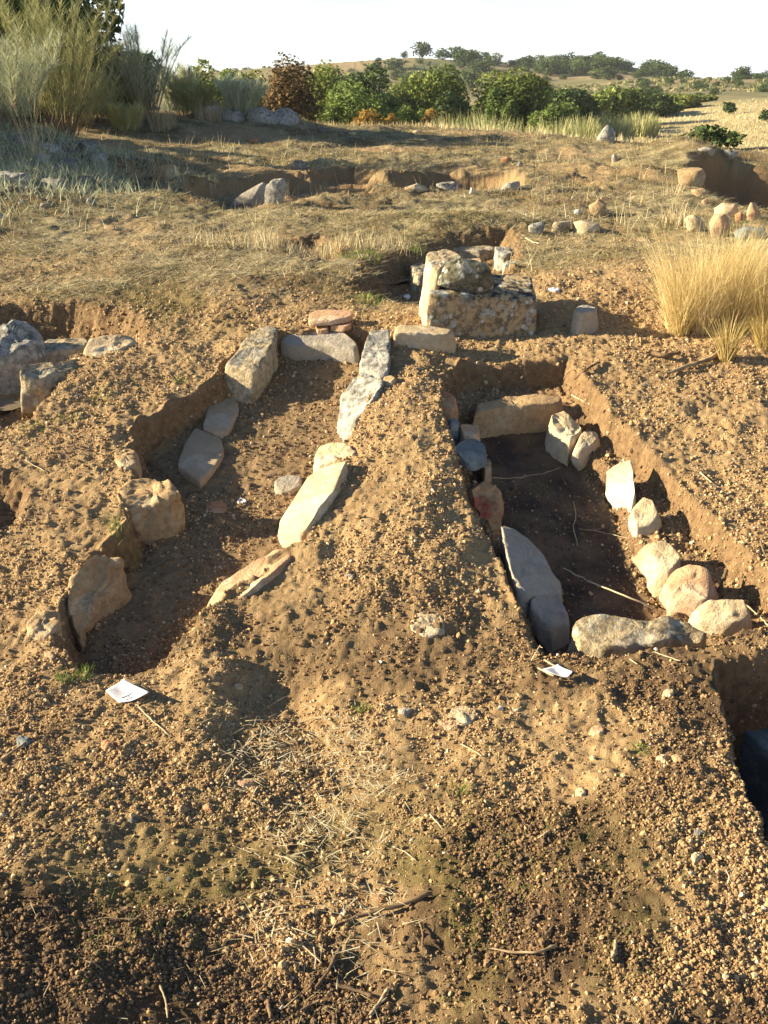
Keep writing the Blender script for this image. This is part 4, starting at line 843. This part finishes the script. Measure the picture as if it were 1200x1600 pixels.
# ------------------------------------------------------------------ the paper cards
def card(label, corners, hs, mark):
    P = np.array([hitg(a, b, h) for (a, b), h in zip(corners, hs)])   # back-left, back-right.. in order round the card
    o = P.mean(0); n = 12; V = []; F = []
    A, B, Cc, D = [p-o for p in P]
    def pt(u, v): 
        p = (A*(1-u)+B*u)*(1-v)+(D*(1-u)+Cc*u)*v
        p = p.copy(); p[2] += -.006*math.sin(math.pi*u)-.004*math.sin(math.pi*v)+.003*math.sin(5*u+v*3); return p
    for j in range(n+1):
        for i in range(n+1): V.append(pt(i/n, j/n))
    k = (n+1)**2
    V += [v-np.array([0, 0, .0009]) for v in V]
    for j in range(n):
        for i in range(n):
            a = j*(n+1)+i; F.append((a, a+1, a+n+2, a+n+1)); F.append((k+a, k+a+n+1, k+a+n+2, k+a+1))
    for i in range(n):
        a = i; F.append((a, k+a, k+a+1, a+1)); a = n*(n+1)+i; F.append((a, a+1, k+a+1, k+a))
        a = i*(n+1); F.append((a, a+n+1, k+a+n+1, k+a)); a = i*(n+1)+n; F.append((a, k+a, k+a+n+1, a+n+1))
    e = empty('paper_card', o, label, 'paper card')
    mesh_np('card_sheet', V, F, M['paper'], parent=e)
    V2 = []; F2 = []
    for s in mark:
        for (u0, v0), (u1, v1) in zip(s[:-1], s[1:]):
            m = 5
            for i in range(m):
                t0, t1 = i/m, (i+1)/m
                a = np.array([u0+(u1-u0)*t0, v0+(v1-v0)*t0]); b = np.array([u0+(u1-u0)*t1, v0+(v1-v0)*t1])
                d = (b-a)/np.linalg.norm(b-a); q = np.array([-d[1], d[0]])*.018
                i0 = len(V2)
                for w in (a-q, b-q, b+q, a+q): V2.append(pt(*w)+np.array([0, 0, .0009]))
                F2.append((i0, i0+1, i0+2, i0+3))
    if V2: mesh_np('written_mark', V2, F2, M['ink'], parent=e)
    return e
card('curled white card with a hand drawn mark at the near end of the left grave', [(165,1079),(193,1059),(234,1082),(186,1098)], [.020,.030,.036,.022], [[(.68,.62),(.48,.65),(.26,.68)], [(.48,.65),(.52,.84),(.30,.86)]])
card('weathered white card on straw at the near end of the right grave', [(846,1046),(872,1036),(895,1050),(880,1058)], [.026,.030,.030,.024], [[(.78,.55),(.86,.62)]])
P_ = loft('litter_scrap', 'crumpled white scrap on the floor of the left grave', 'litter', [(369,782),(376,778),(385,780),(383,786),(372,786)], .010, .01, M['paper'], seed=201, ground=True, n=24, amp=.004, rnd=.003, freq=40)
loft('litter_scrap', 'white scrap beside the puddle in the pit', 'litter', [(631,462),(637,459),(642,462),(636,466)], .012, .02, M['paper'], seed=202, ground=True, n=24, amp=.006, rnd=.003, freq=40)
loft('litter_scrap', 'white paper scrap on the slope right of the big block', 'litter', [(857,450),(866,447),(876,451),(868,456)], .012, .02, M['paper'], seed=203, ground=True, n=24, amp=.006, rnd=.003, freq=40)
# muddy water in two pits
for lab, out, hh in (('muddy puddle in the pit behind the big block', [(600,452),(650,440),(690,430),(760,412),(790,405),(780,395),(740,398),(690,400),(660,425),(610,445)], -.18), ('muddy puddle at the left edge under the wedge stone', [(-80,610),(0,600),(30,615),(35,640),(20,650),(-80,665)], -.175)):
    q = np.array([hit(a, b, hh) for a, b in out]); z = q[:, 2].mean(); c = q.mean(0)
    V = [(0, 0, 0)]+[tuple((p-c)[:2])+(0,) for p in q]; k = len(q)
    me = bpy.data.meshes.new('puddle'); me.from_pydata(V, [], [(0, 1+i, 1+(i+1) % k) for i in range(k)]); me.materials.append(M['puddle'])
    o = bpy.data.objects.new('puddle', me); o.location = (c[0], c[1], z); C.objects.link(o); tag(o, lab, 'puddle', kind='structure')

# ------------------------------------------------------------------ shrubs and trees
def tubes(paths, K=5, tint=.4, rs=None):
    V = []; F = []; T = []; b = 0
    for q, ra, rb in paths:
        q = np.asarray(q); m = len(q); tan = np.gradient(q, axis=0); tan /= np.linalg.norm(tan, axis=1)[:, None]+1e-9
        ref = np.array([1., .13, .07]); up = np.cross(tan, ref); up /= np.linalg.norm(up, axis=1)[:, None]+1e-9; sd = np.cross(tan, up)
        for i in range(m):
            r = ra+(rb-ra)*i/(m-1)
            for k in range(K):
                a = 2*math.pi*k/K; V.append(q[i]+r*(math.cos(a)*up[i]+math.sin(a)*sd[i])); T.append(min(1, max(0, tint+.15*rs.normal())))
        for i in range(m-1):
            for k in range(K): F.append((b+i*K+k, b+i*K+(k+1) % K, b+(i+1)*K+(k+1) % K, b+(i+1)*K+k))
        b += m*K
    return V, F, T
def top_h(py, Y, z):   # height of a thing at depth Y whose top shows at py
    d = ray(600, py); return CAM_Z+d[2]/d[1]*Y-z
def broom(label, px, py, top, spread, nst, mat, seed, group='brooms on the left bank', loc=None, arch=.3, wd=.012, base=.25, bare=0., tb=.45):
    rs = np.random.RandomState(seed+500)
    c = hitg(px, py) if loc is None else np.array([loc[0], loc[1], ground_z(loc[0], loc[1])[0]])
    H = top_h(top, c[1], c[2])*1.04
    e = empty('broom_shrub', c, label, 'shrub', group)
    paths = []; X = []; Y = []; Z = []; LL = []; LE = []; AZ = []
    for i in range(nst):
        a = rs.rand()*2*math.pi; th = spread*rs.rand()**.7; L = H*(.65+.4*rs.rand())
        p = np.array([math.cos(a)*base*rs.rand(), math.sin(a)*base*rs.rand(), -.03]); q = [p]
        a2 = a
        for k in range(6):
            th2 = th+arch*(k/6)**2*rs.rand()*1.6; a2 += .18*rs.normal()
            p = p+L/6*np.array([math.cos(a2)*math.sin(th2), math.sin(a2)*math.sin(th2), math.cos(th2)]); q.append(p)
            if k > 0 and rs.rand() > bare:
                m = 13+k*7
                for j in range(m):
                    t = rs.rand(); s = q[-2]*(1-t)+q[-1]*t
                    X.append(s[0]); Y.append(s[1]); Z.append(s[2]); LL.append((.10+.22*rs.rand())*(1.15-k*.08)); LE.append(th2*.6+.15+.55*rs.rand()); AZ.append(a2+1.8*rs.normal())
        paths.append((np.array(q), .006*H**.7, .002))
    V, F, T = tubes(paths, 4, .5, rs)
    mesh_np('branches', V, F, M['twig'], parent=e, attrs=dict(tint=T))
    X, Y, Z, LL, LE, AZ = map(np.array, (X, Y, Z, LL, LE, AZ)); n = len(X)
    # sprays
    a = AZ; b = rs.rand(n)*6.28; w = wd*(.6+.8*rs.rand(n))
    V = np.zeros((n, 6, 3)); P = np.stack([X, Y, Z], 1); S = np.stack([np.cos(b), np.sin(b), 0*b], 1)
    for k in range(3):
        V[:, 2*k] = P-S*(w*(1-.42*k))[:, None]/2; V[:, 2*k+1] = P+S*(w*(1-.42*k))[:, None]/2
        P = P+np.stack([np.cos(a)*np.sin(LE), np.sin(a)*np.sin(LE), np.cos(LE)], 1)*(LL/2)[:, None]; LE = LE+.12*rs.normal(size=n)
    f = np.array([(0, 1, 3, 2), (2, 3, 5, 4)]); F = (f[None]+(np.arange(n)*6)[:, None, None]).reshape(-1, 4)
    mesh_np('foliage', V.reshape(-1, 3), F, mat, parent=e, attrs=dict(tint=np.repeat(np.clip(tb+.22*rs.normal(size=n), 0, 1), 6)))
    return e
def crown(lumps, nleaf, ls, rs, tb=.5):
    """leaf faces spread through lumpy ellipsoids: list of (centre, radii)"""
    vol = np.array([np.prod(r)**.67 for c, r in lumps]); pr = vol/vol.sum(); k = rs.choice(len(lumps), nleaf, p=pr)
    d = rs.normal(size=(nleaf, 3)); d /= np.linalg.norm(d, axis=1)[:, None]
    rr = (.45+.60*rs.rand(nleaf)**.6)
    Cn = np.array([c for c, r in lumps])[k]; Rr = np.array([r for c, r in lumps])[k]
    P = Cn+d*Rr*rr[:, None]
    nz = fbm3(P+40, 1.6/np.mean([r[0] for c, r in lumps]), 3, 5)
    keep = (nz > -.42); P = P[keep]; d = d[keep]; k = k[keep]; n = len(P)
    nr = d+.9*rs.normal(size=(n, 3)); nr /= np.linalg.norm(nr, axis=1)[:, None]
    u = np.cross(nr, rs.normal(size=(n, 3))); u /= np.linalg.norm(u, axis=1)[:, None]; v = np.cross(nr, u)
    s = ls*(.6+.8*rs.rand(n)); u = u*s[:, None]; v = v*(s*.6)[:, None]
    V = np.stack([P-u, P-v*.9, P+u, P+v*.9], 1).reshape(-1, 3)
    F = np.arange(n*4).reshape(-1, 4)
    lt = rs.normal(size=len(lumps))*.12
    t = np.clip(tb+lt[k]+.22*rs.normal(size=n), 0, 1)
    return V, F, np.repeat(t, 4)
def tree(name, label, cat, loc, W, H, mat, seed, nleaf=3500, ls=.10, trunk=.25, group=None, nl=9, tb=.5, D=None, proto=False, stems=1):
    rs = np.random.RandomState(seed+700); D = D or W
    e = empty(name, loc, label, cat, group)
    lumps = []
    for i in range(nl):
        a = rs.rand()*6.28; r = rs.rand()**.5*.32
        zz = H*(trunk+(1-trunk)*(.22+.52*rs.rand()))
        lumps.append((np.array([math.cos(a)*r*W, math.sin(a)*r*D, zz]), np.array([W, D, H*(1-trunk)*1.1])*(.17+.10*rs.rand())))
    lumps.append((np.array([0, 0, H*(trunk+(1-trunk)*.5)]), np.array([W*.33, D*.33, H*(1-trunk)*.36])))
    lumps.append((np.array([0, 0, H*(trunk+(1-trunk)*.22)]), np.array([W*.38, D*.38, H*(1-trunk)*.22])))
    V, F, T = crown(lumps, nleaf, ls, rs, tb)
    for ax, e_ in ((0, W), (1, D)): V[:, ax] *= e_/np.ptp(np.percentile(V[:, ax], [1, 99]))
    V[:, 2] = H*trunk*.6+(V[:, 2]-V[:, 2].min())*(H*(1-trunk*.6))/(np.percentile(V[:, 2], 99.5)-V[:, 2].min())
    paths = []
    tr = .035*H
    if stems == 1:
        q = np.array([(0, 0, -.15), (.02*H, 0, H*trunk*.6), (-.01*H, .01*H, H*(trunk+.15)), (.02*H, 0, H*.7)]); paths.append((q, tr, tr*.3))
    for i in range(min(nl, 7)):
        c = lumps[i][0]; b = np.array([0, 0, H*trunk*.6]) if stems == 1 else np.array([.05*W*rs.normal(), .05*W*rs.normal(), -.1])
        mid = (b+c)/2+rs.normal(size=3)*.05*W; paths.append((np.array([b, mid, c]), tr*.45, tr*.12))
    v2, f2, t2 = tubes(paths, 5, .5, rs)
    mesh_np('trunk', v2, f2, M['bark'], parent=e, attrs=dict(tint=t2))
    mesh_np('crown', V, F, mat, parent=e, attrs=dict(tint=T), smooth=False)
    return e
def at_dist(px, Y):
    x = (px-600)/FPX*Y*math.cos(PITCH)/ (math.cos(PITCH)**2) * 1.0
    # exact: along the ground, image column px at depth Y near the horizon
    d = ray(px, 150); x = d[0]/d[1]*Y
    return x, Y, float(ground_z(x, Y)[0])
# trees and shrubs standing in the left corner
def put_tree(lab, px, Y, topy, wpx, mat, seed, **k):
    x, y, z = at_dist(px, Y); H = top_h(topy, Y, z); W = wpx/FPX*Y*1.06
    return tree(k.pop('name', 'tree'), lab, k.pop('cat', 'tree'), (x, y, z-.05), W, H, mat, seed, **k)
put_tree('tall dark evergreen oak behind the brooms in the top left corner', 45, 23, -60, 230, M['leafdark'], 1, nleaf=15000, ls=.075, name='oak_tree', trunk=.22, nl=16)
put_tree('dark bushy oak behind the second broom', 175, 27, 78, 120, M['leafdark'], 2, nleaf=8000, ls=.08, name='oak_tree', trunk=.05, nl=12)
put_tree('low dark shrub half hidden behind the first broom, by the left edge', 5, 18, 95, 110, M['leafdark'], 3, nleaf=6000, ls=.06, name='shrub', cat='shrub', trunk=.0, nl=10, stems=3)
tree('oak_tree', 'oak standing beyond the frame whose shadow lies over the stony bank', 'tree', (-9.6, 15.2, float(ground_z(-9.6, 15.2)[0])), 3.4, 2.2, M['leafdark'], 71, nleaf=9000, ls=.08, trunk=.2, nl=12)
tree('oak_tree', 'smaller oak beyond the frame shading the foot of the bank', 'tree', (-8.2, 12.9, float(ground_z(-8.2, 12.9)[0])), 2.6, 1.9, M['leafdark'], 72, nleaf=6000, ls=.07, trunk=.1, nl=12)
broom('tallest broom with arching olive whips in the top left corner', 100, 208, -30, .5, 50, M['broom'], 1, arch=.6, wd=.009)
broom('wide grey broom leaning left at the left edge', 25, 200, 46, .6, 30, M['broomgrey'], 2, arch=.6, wd=.009)
broom('low green broom in front of the tallest one', 118, 205, 98, .6, 40, M['broom'], 3, arch=.2, tb=.6, wd=.012)
broom('yellow green broom right of the tallest one', 158, 188, 120, .6, 36, M['broom'], 4, arch=.2, tb=.75, wd=.012)
broom('feathery grey broom with a bare top against the sky', 228, 185, 34, .5, 44, M['broomgrey'], 5, arch=.6, wd=.008, bare=.25)
broom('soft green broom right of the feathery one', 283, 180, 108, .35, 40, M['broomgrey'], 6, arch=.2, tb=.6, wd=.012)
broom('small sprig of broom at the foot of the bank', 195, 208, 165, .6, 16, M['broom'], 7, arch=.1, tb=.6)
broom('thin bare broom between the dark oak and the feathery one', 160, 190, 10, .25, 10, M['broomgrey'], 8, arch=.2, bare=.6)
broom('pale broom behind the bleached grass hump', 375, 185, 122, .5, 44, M['broomgrey'], 9, tb=.75, arch=.3)
broom('pale broom on the right of the stony bank', 450, 182, 138, .5, 34, M['broomgrey'], 10, tb=.7, arch=.3)
broom('young broom growing low behind the white boulder', 305, 182, 132, .6, 34, M['broom'], 11, tb=.5, arch=.3)
broom('sprawling broom on the middle of the stony bank', 410, 178, 126, .6, 34, M['broomgrey'], 12, tb=.55, arch=.3)
for i, (px, Y, ty, w, m_, lab, kw) in enumerate([
 (140, 30, 120, 90, 'leafdark', 'dark shrub filling the gap under the brooms', {}),
 (300, 38, 100, 60, 'leafmid', 'airy green treetop behind the soft green broom', {}),
 (345, 46, 114, 46, 'leafbright', 'small bright green bush left of the rusty tree', {}),
 (385, 50, 112, 60, 'leafmid', 'green bush on the skyline next to the rusty tree', {}),
 (452, 44, 95, 78, 'leafred', 'rust brown tree on the skyline', {}),
 (520, 60, 102, 70, 'leafmid', 'rounded green tree right of the rusty one', {}),
 (560, 58, 106, 66, 'leafdark', 'dark green round tree beside the bright fig bush', {}),
 (548, 46, 130, 110, 'leafbright', 'bright light green fig bush in front of the round trees', {}),
 (597, 52, 146, 50, 'leafdark', 'dark bush right of the fig bush', {}),
 (668, 62, 108, 96, 'leafmid', 'broad olive green tree left of the central gap', {}),
 (622, 60, 146, 46, 'leafmid', 'green shoulder bush left of the broad olive green tree', {}),
 (706, 56, 146, 50, 'leafdark', 'dark low bush right of the broad olive green tree', {}),
 (655, 48, 168, 48, 'leafbright', 'small bright shrub in front of the broad tree', {}),
 (572, 40, 174, 50, 'leafochre', 'ochre heather bush at the foot of the fig bush', {}),
 (605, 41, 180, 30, 'leafochre', 'little ochre bush next to the larger ochre one', {}),
 (678, 44, 174, 40, 'leafochre', 'yellow ochre shrub before the broad olive green tree', {}),
 (812, 62, 111, 92, 'leafmid', 'big round green tree right of the central gap', {}),
 (780, 60, 140, 46, 'leafbright', 'yellow green bush on the left side of the big round tree', {}),
 (742, 70, 160, 34, 'leafmid', 'olive bush in the central gap', {}),
 (892, 75, 140, 66, 'leafdark', 'dark green bush right of the big round tree', {}),
 (862, 58, 162, 60, 'leafbright', 'light green bush low beside the big round tree', {}),
 (960, 85, 138, 70, 'leafmid', 'green bush in the row leading to the right', {}),
 (925, 80, 150, 50, 'leafmid', 'low bush between the dark one and the row', {}),
 (1010, 95, 146, 60, 'leafdark', 'dark bush farther along the row', {}),
 (1060, 105, 146, 60, 'leafmid', 'green bush near the right end of the row', {}),
 (1035, 98, 156, 50, 'leafbright', 'yellowish bush below the far end of the row', {}),
 (1095, 115, 148, 36, 'leafmid', 'last bush at the right end of the row', {}),
 ]):
    put_tree(lab, px, Y, ty, w, M[m_], 20+i, nleaf=int(5000+w*110), ls=.0014*Y, name='bush', cat='bush', trunk=.02, nl=11, stems=3, group='bushes below the hill')
put_tree('dark open bush on the brow at the right', 1126, 20.5, 192, 76, M['leafdark'], 60, nleaf=1500, ls=.045, name='shrub', cat='shrub', trunk=.1, nl=12, stems=3)
# pale rush and broom clumps behind the brow
for i, (px, Y, ty, w, lab) in enumerate([(700,36,176,40,'pale rush clump behind the brow, leftmost'),(728,38,172,44,'pale rush clump next to the leftmost'),(768,36,168,60,'large pale rush clump right of the middle'),(790,38,176,40,'thin rush clump beside the large one'),(832,36,182,48,'grassy clump below the light green bush'),(870,48,178,60,'soft green grass clump on the slope'),(915,55,176,60,'soft green clump under the dark bush'),(960,62,172,70,'pale green clump at the edge of the yellow field'),(1005,70,172,60,'pale green clump along the far edge of the field'),(745,46,174,40,'back rush clump in the gap'),(890,60,172,40,'hazy green clump behind the slope')]):
    x, y, z = at_dist(px, Y); H = top_h(ty, Y, z); W = w/FPX*Y
    rs = np.random.RandomState(800+i); n = 900; a = rs.rand(n)*6.28; r = np.sqrt(rs.rand(n))*W*.42
    blades('rush_clump', lab, 'grass clump', x+np.cos(a)*r, y+np.sin(a)*r, H*(.5+.55*rs.rand(n))*(1-.35*(r/(W*.42))**2), .0010*Y*(.6+.8*rs.rand(n)), .35*r/(W*.42)*rs.rand(n), M['broom'], rs, np.clip(.55+.25*rs.normal(size=n), 0, 1), az=a, kind=None, loc=(x, y, z), group='pale clumps behind the brow')
# small scrub on the field edge
for i, (px, py, lab) in enumerate([(1140,178,'tiny dark shrub on the yellow field, upper'),(1018,202,'tiny dark shrub low in the yellow field'),(1196,190,'dark shrub cut by the right edge of the field')]):
    c = hitg(px, py); tree('shrub', lab, 'shrub', tuple(c), c[1]*.012, c[1]*.010, M['leafdark'], 90+i, nleaf=260, ls=.0016*c[1], trunk=0, nl=4, stems=3)
rs = np.random.RandomState(91); nc = 2600; Yc = 66+(300-66)*rs.rand(nc)**.8; Xc = (rs.rand(nc)*1.1-.28)*.42*Yc*1.4; Zc = ground_z(Xc, Yc)
kk = fbm2(Xc, Yc, .03, 3, 12) > -.15; Xc, Yc, Zc = Xc[kk], Yc[kk], Zc[kk]; nc = len(Xc); q = 26
P = np.repeat(np.stack([Xc, Yc, Zc], 1), q, 0); rr = np.repeat(.35+.6*rs.rand(nc), q); d = rs.normal(size=P.shape); d /= np.linalg.norm(d, axis=1)[:, None]; d[:, 2] = np.abs(d[:, 2])*.8
P = P+d*(rr*(.5+.5*rs.rand(len(rr))))[:, None]; u = rs.normal(size=P.shape); u /= np.linalg.norm(u, axis=1)[:, None]; v = np.cross(u, d); sz = (.0009*P[:, 1]+.04)[:, None]; u, v = u*sz, v*sz*.8
tag(mesh_np('hill_scrub', np.stack([P-u, P-v, P+u, P+v], 1).reshape(-1, 3), np.arange(len(P)*4).reshape(-1, 4), M['scrub'], attrs=dict(tint=np.repeat(np.clip(np.repeat(rs.rand(nc), q)+.15*rs.normal(size=len(P)), 0, 1), 4)), smooth=False), 'low olive scrub and dry tufts covering the far slopes', 'scrub', kind='stuff')
# hillside trees: four kinds copied about
protos = []
for i in range(5):
    m_ = ['leafdark', 'leafmid', 'leafdark', 'leafmid', 'leafdark'][i]
    protos.append(tree('hill_tree', 'small round evergreen tree dotting the distant hillside', 'tree', (0, 0, 0), 5.4, 4.2, M['leafdark'], 100+i, nleaf=900, ls=.24, trunk=.08, nl=6, group='evergreen trees dotting the distant hill', tb=.45))
rs = np.random.RandomState(77); used = set()
def put_hill(px, Y, sc):
    x, y, z = at_dist(px, Y); k = rs.randint(5)
    if k not in used: e = protos[k]; used.add(k)
    else:
        p = protos[k]; e = p.copy(); C.objects.link(e)
        for ch in p.children:
            c = ch.copy(); C.objects.link(c); c.parent = e
    e.location = (x, y, z-.2); e.rotation_euler = (0, 0, rs.rand()*6.28); e.scale = (sc*(.9+.3*rs.rand()),)*2+(sc*(.8+.3*rs.rand()),)
for px, Y, sc in [(632,296,.45),(660,298,1.0),(690,290,.7),(712,292,.8),(738,285,.95),(722,270,.9),(748,262,1.0),(770,280,.8),(705,262,.4),(615,270,.3),(590,285,.3),(655,275,.35),(756,296,.6)]: put_hill(px, Y, sc)
for i in range(130):
    px = 790+270*rs.rand()**.9; u = rs.rand()
    put_hill(px, 236+64*u**.5, .28+.6*rs.rand()**1.5)
for i in range(28):
    px = 1010+230*rs.rand(); put_hill(px, 200+200*rs.rand(), .25+.45*rs.rand())
for i in range(40):
    px = 1000+240*rs.rand(); put_hill(px, 130+90*rs.rand(), .14+.20*rs.rand())
for i in range(14):
    px = 560+200*rs.rand(); put_hill(px, 180+90*rs.rand(), .3+.5*rs.rand())
for k in range(5):
    if k not in used: put_hill(900+20*k, 250, .9)

# ------------------------------------------------------------------ the air
def haze_box():
    x0, x1, y0, y1, z0, z1 = -1700, 1700, -400, 1900, float(gz.min())-1.0, float(gz.max())+12
    V = [(x, y, z) for z in (z0, z1) for y in (y0, y1) for x in (x0, x1)]
    F = [(0, 2, 3, 1), (4, 5, 7, 6), (0, 1, 5, 4), (2, 6, 7, 3), (0, 4, 6, 2), (1, 3, 7, 5)]
    m = bpy.data.materials.new('haze_air'); m.use_nodes = True; t = m.node_tree; t.nodes.clear()
    o = t.nodes.new('ShaderNodeOutputMaterial'); v = t.nodes.new('ShaderNodeVolumePrincipled'); v.inputs['Color'].default_value = (.86, .91, 1, 1); v.inputs['Density'].default_value = .00022
    t.links.new(v.outputs[0], o.inputs['Volume'])
    me = bpy.data.meshes.new('haze'); me.from_pydata(V, [], F); me.materials.append(m); ob = bpy.data.objects.new('haze', me); C.objects.link(ob)
    tag(ob, 'thin bluish haze hanging over the whole landscape', 'haze', kind='stuff')
haze_box()
# ------------------------------------------------------------------ light, sky, camera
EL, AZs = R(20), math.atan2(-1, .03)      # where the sun stands: low on the left, a little behind the camera
w = bpy.data.worlds.new('World'); SC.world = w; w.use_nodes = True; nt = w.node_tree; nt.nodes.clear()
ow = nt.nodes.new('ShaderNodeOutputWorld'); bg = nt.nodes.new('ShaderNodeBackground'); sk = nt.nodes.new('ShaderNodeTexSky')
sk.sky_type = 'NISHITA'; sk.sun_disc = False; sk.sun_elevation = EL; sk.sun_rotation = AZs; sk.air_density = 1.0; sk.dust_density = .4; sk.ozone_density = 2.5
tc = nt.nodes.new('ShaderNodeTexCoord'); mp = nt.nodes.new('ShaderNodeMapping'); mp.inputs['Scale'].default_value = (1, 1, 3.5)
ns = nt.nodes.new('ShaderNodeTexNoise'); ns.inputs['Scale'].default_value = 2.3; ns.inputs['Detail'].default_value = 5
rp = nt.nodes.new('ShaderNodeValToRGB'); rp.color_ramp.elements[0].position = .40; rp.color_ramp.elements[0].color = (.0, .0, .0, 1); rp.color_ramp.elements[1].position = .58; rp.color_ramp.elements[1].color = (.8, .8, .8, 1)
mx = nt.nodes.new('ShaderNodeMix'); mx.data_type = 'RGBA'; mx.inputs[7].default_value = (10.2, 11.3, 12., 1)
sp = nt.nodes.new('ShaderNodeSeparateXYZ'); lo = nt.nodes.new('ShaderNodeValToRGB')   # thin bright cloud low over the horizon, clear sky overhead
lo.color_ramp.elements[0].position = .03; lo.color_ramp.elements[0].color = (1, 1, 1, 1); lo.color_ramp.elements[1].position = .22; lo.color_ramp.elements[1].color = (0, 0, 0, 1)
m1 = nt.nodes.new('ShaderNodeMath'); m1.operation = 'MAXIMUM'; m2 = nt.nodes.new('ShaderNodeMath'); m2.operation = 'MULTIPLY'; m2.use_clamp = True
rp.color_ramp.elements[0].color = (.42, .42, .42, 1); rp.color_ramp.elements[1].color = (1.2, 1.2, 1.2, 1)
nt.links.new(tc.outputs['Generated'], mp.inputs[0]); nt.links.new(mp.outputs[0], ns.inputs['Vector']); nt.links.new(ns.outputs['Fac'], rp.inputs[0])
nt.links.new(tc.outputs['Generated'], sp.inputs[0]); nt.links.new(sp.outputs[2], lo.inputs[0]); nt.links.new(lo.outputs[0], m2.inputs[0]); nt.links.new(rp.outputs[0], m2.inputs[1])
nt.links.new(m2.outputs[0], mx.inputs[0])
nt.links.new(sk.outputs[0], mx.inputs[6]); nt.links.new(mx.outputs[2], bg.inputs[0]); nt.links.new(bg.outputs[0], ow.inputs[0])
bg.inputs[1].default_value = .05
sl = bpy.data.lights.new('sun', 'SUN'); sl.energy = 5.0; sl.angle = R(.5); sl.color = (1., .85, .57)
so = bpy.data.objects.new('sun', sl); C.objects.link(so)
from mathutils import Vector
dv = Vector((math.sin(AZs)*math.cos(EL), math.cos(AZs)*math.cos(EL), math.sin(EL)))
so.rotation_euler = (-dv).to_track_quat('-Z', 'Y').to_euler()
cd = bpy.data.cameras.new('camera'); co_ = bpy.data.objects.new('camera', cd); C.objects.link(co_)
cd.sensor_fit = 'VERTICAL'; cd.sensor_height = 24; cd.lens = 24*FPX/1600; cd.clip_start = .05; cd.clip_end = 5000
co_.location = (0, 0, CAM_Z); co_.rotation_euler = (math.pi/2-PITCH, 0, 0)
SC.camera = co_
SC.view_settings.view_transform = 'Standard'; SC.view_settings.look = 'None'; SC.view_settings.gamma = 1; SC.view_settings.exposure = 1.72
SC.cycles.max_bounces = 5; SC.cycles.diffuse_bounces = 3
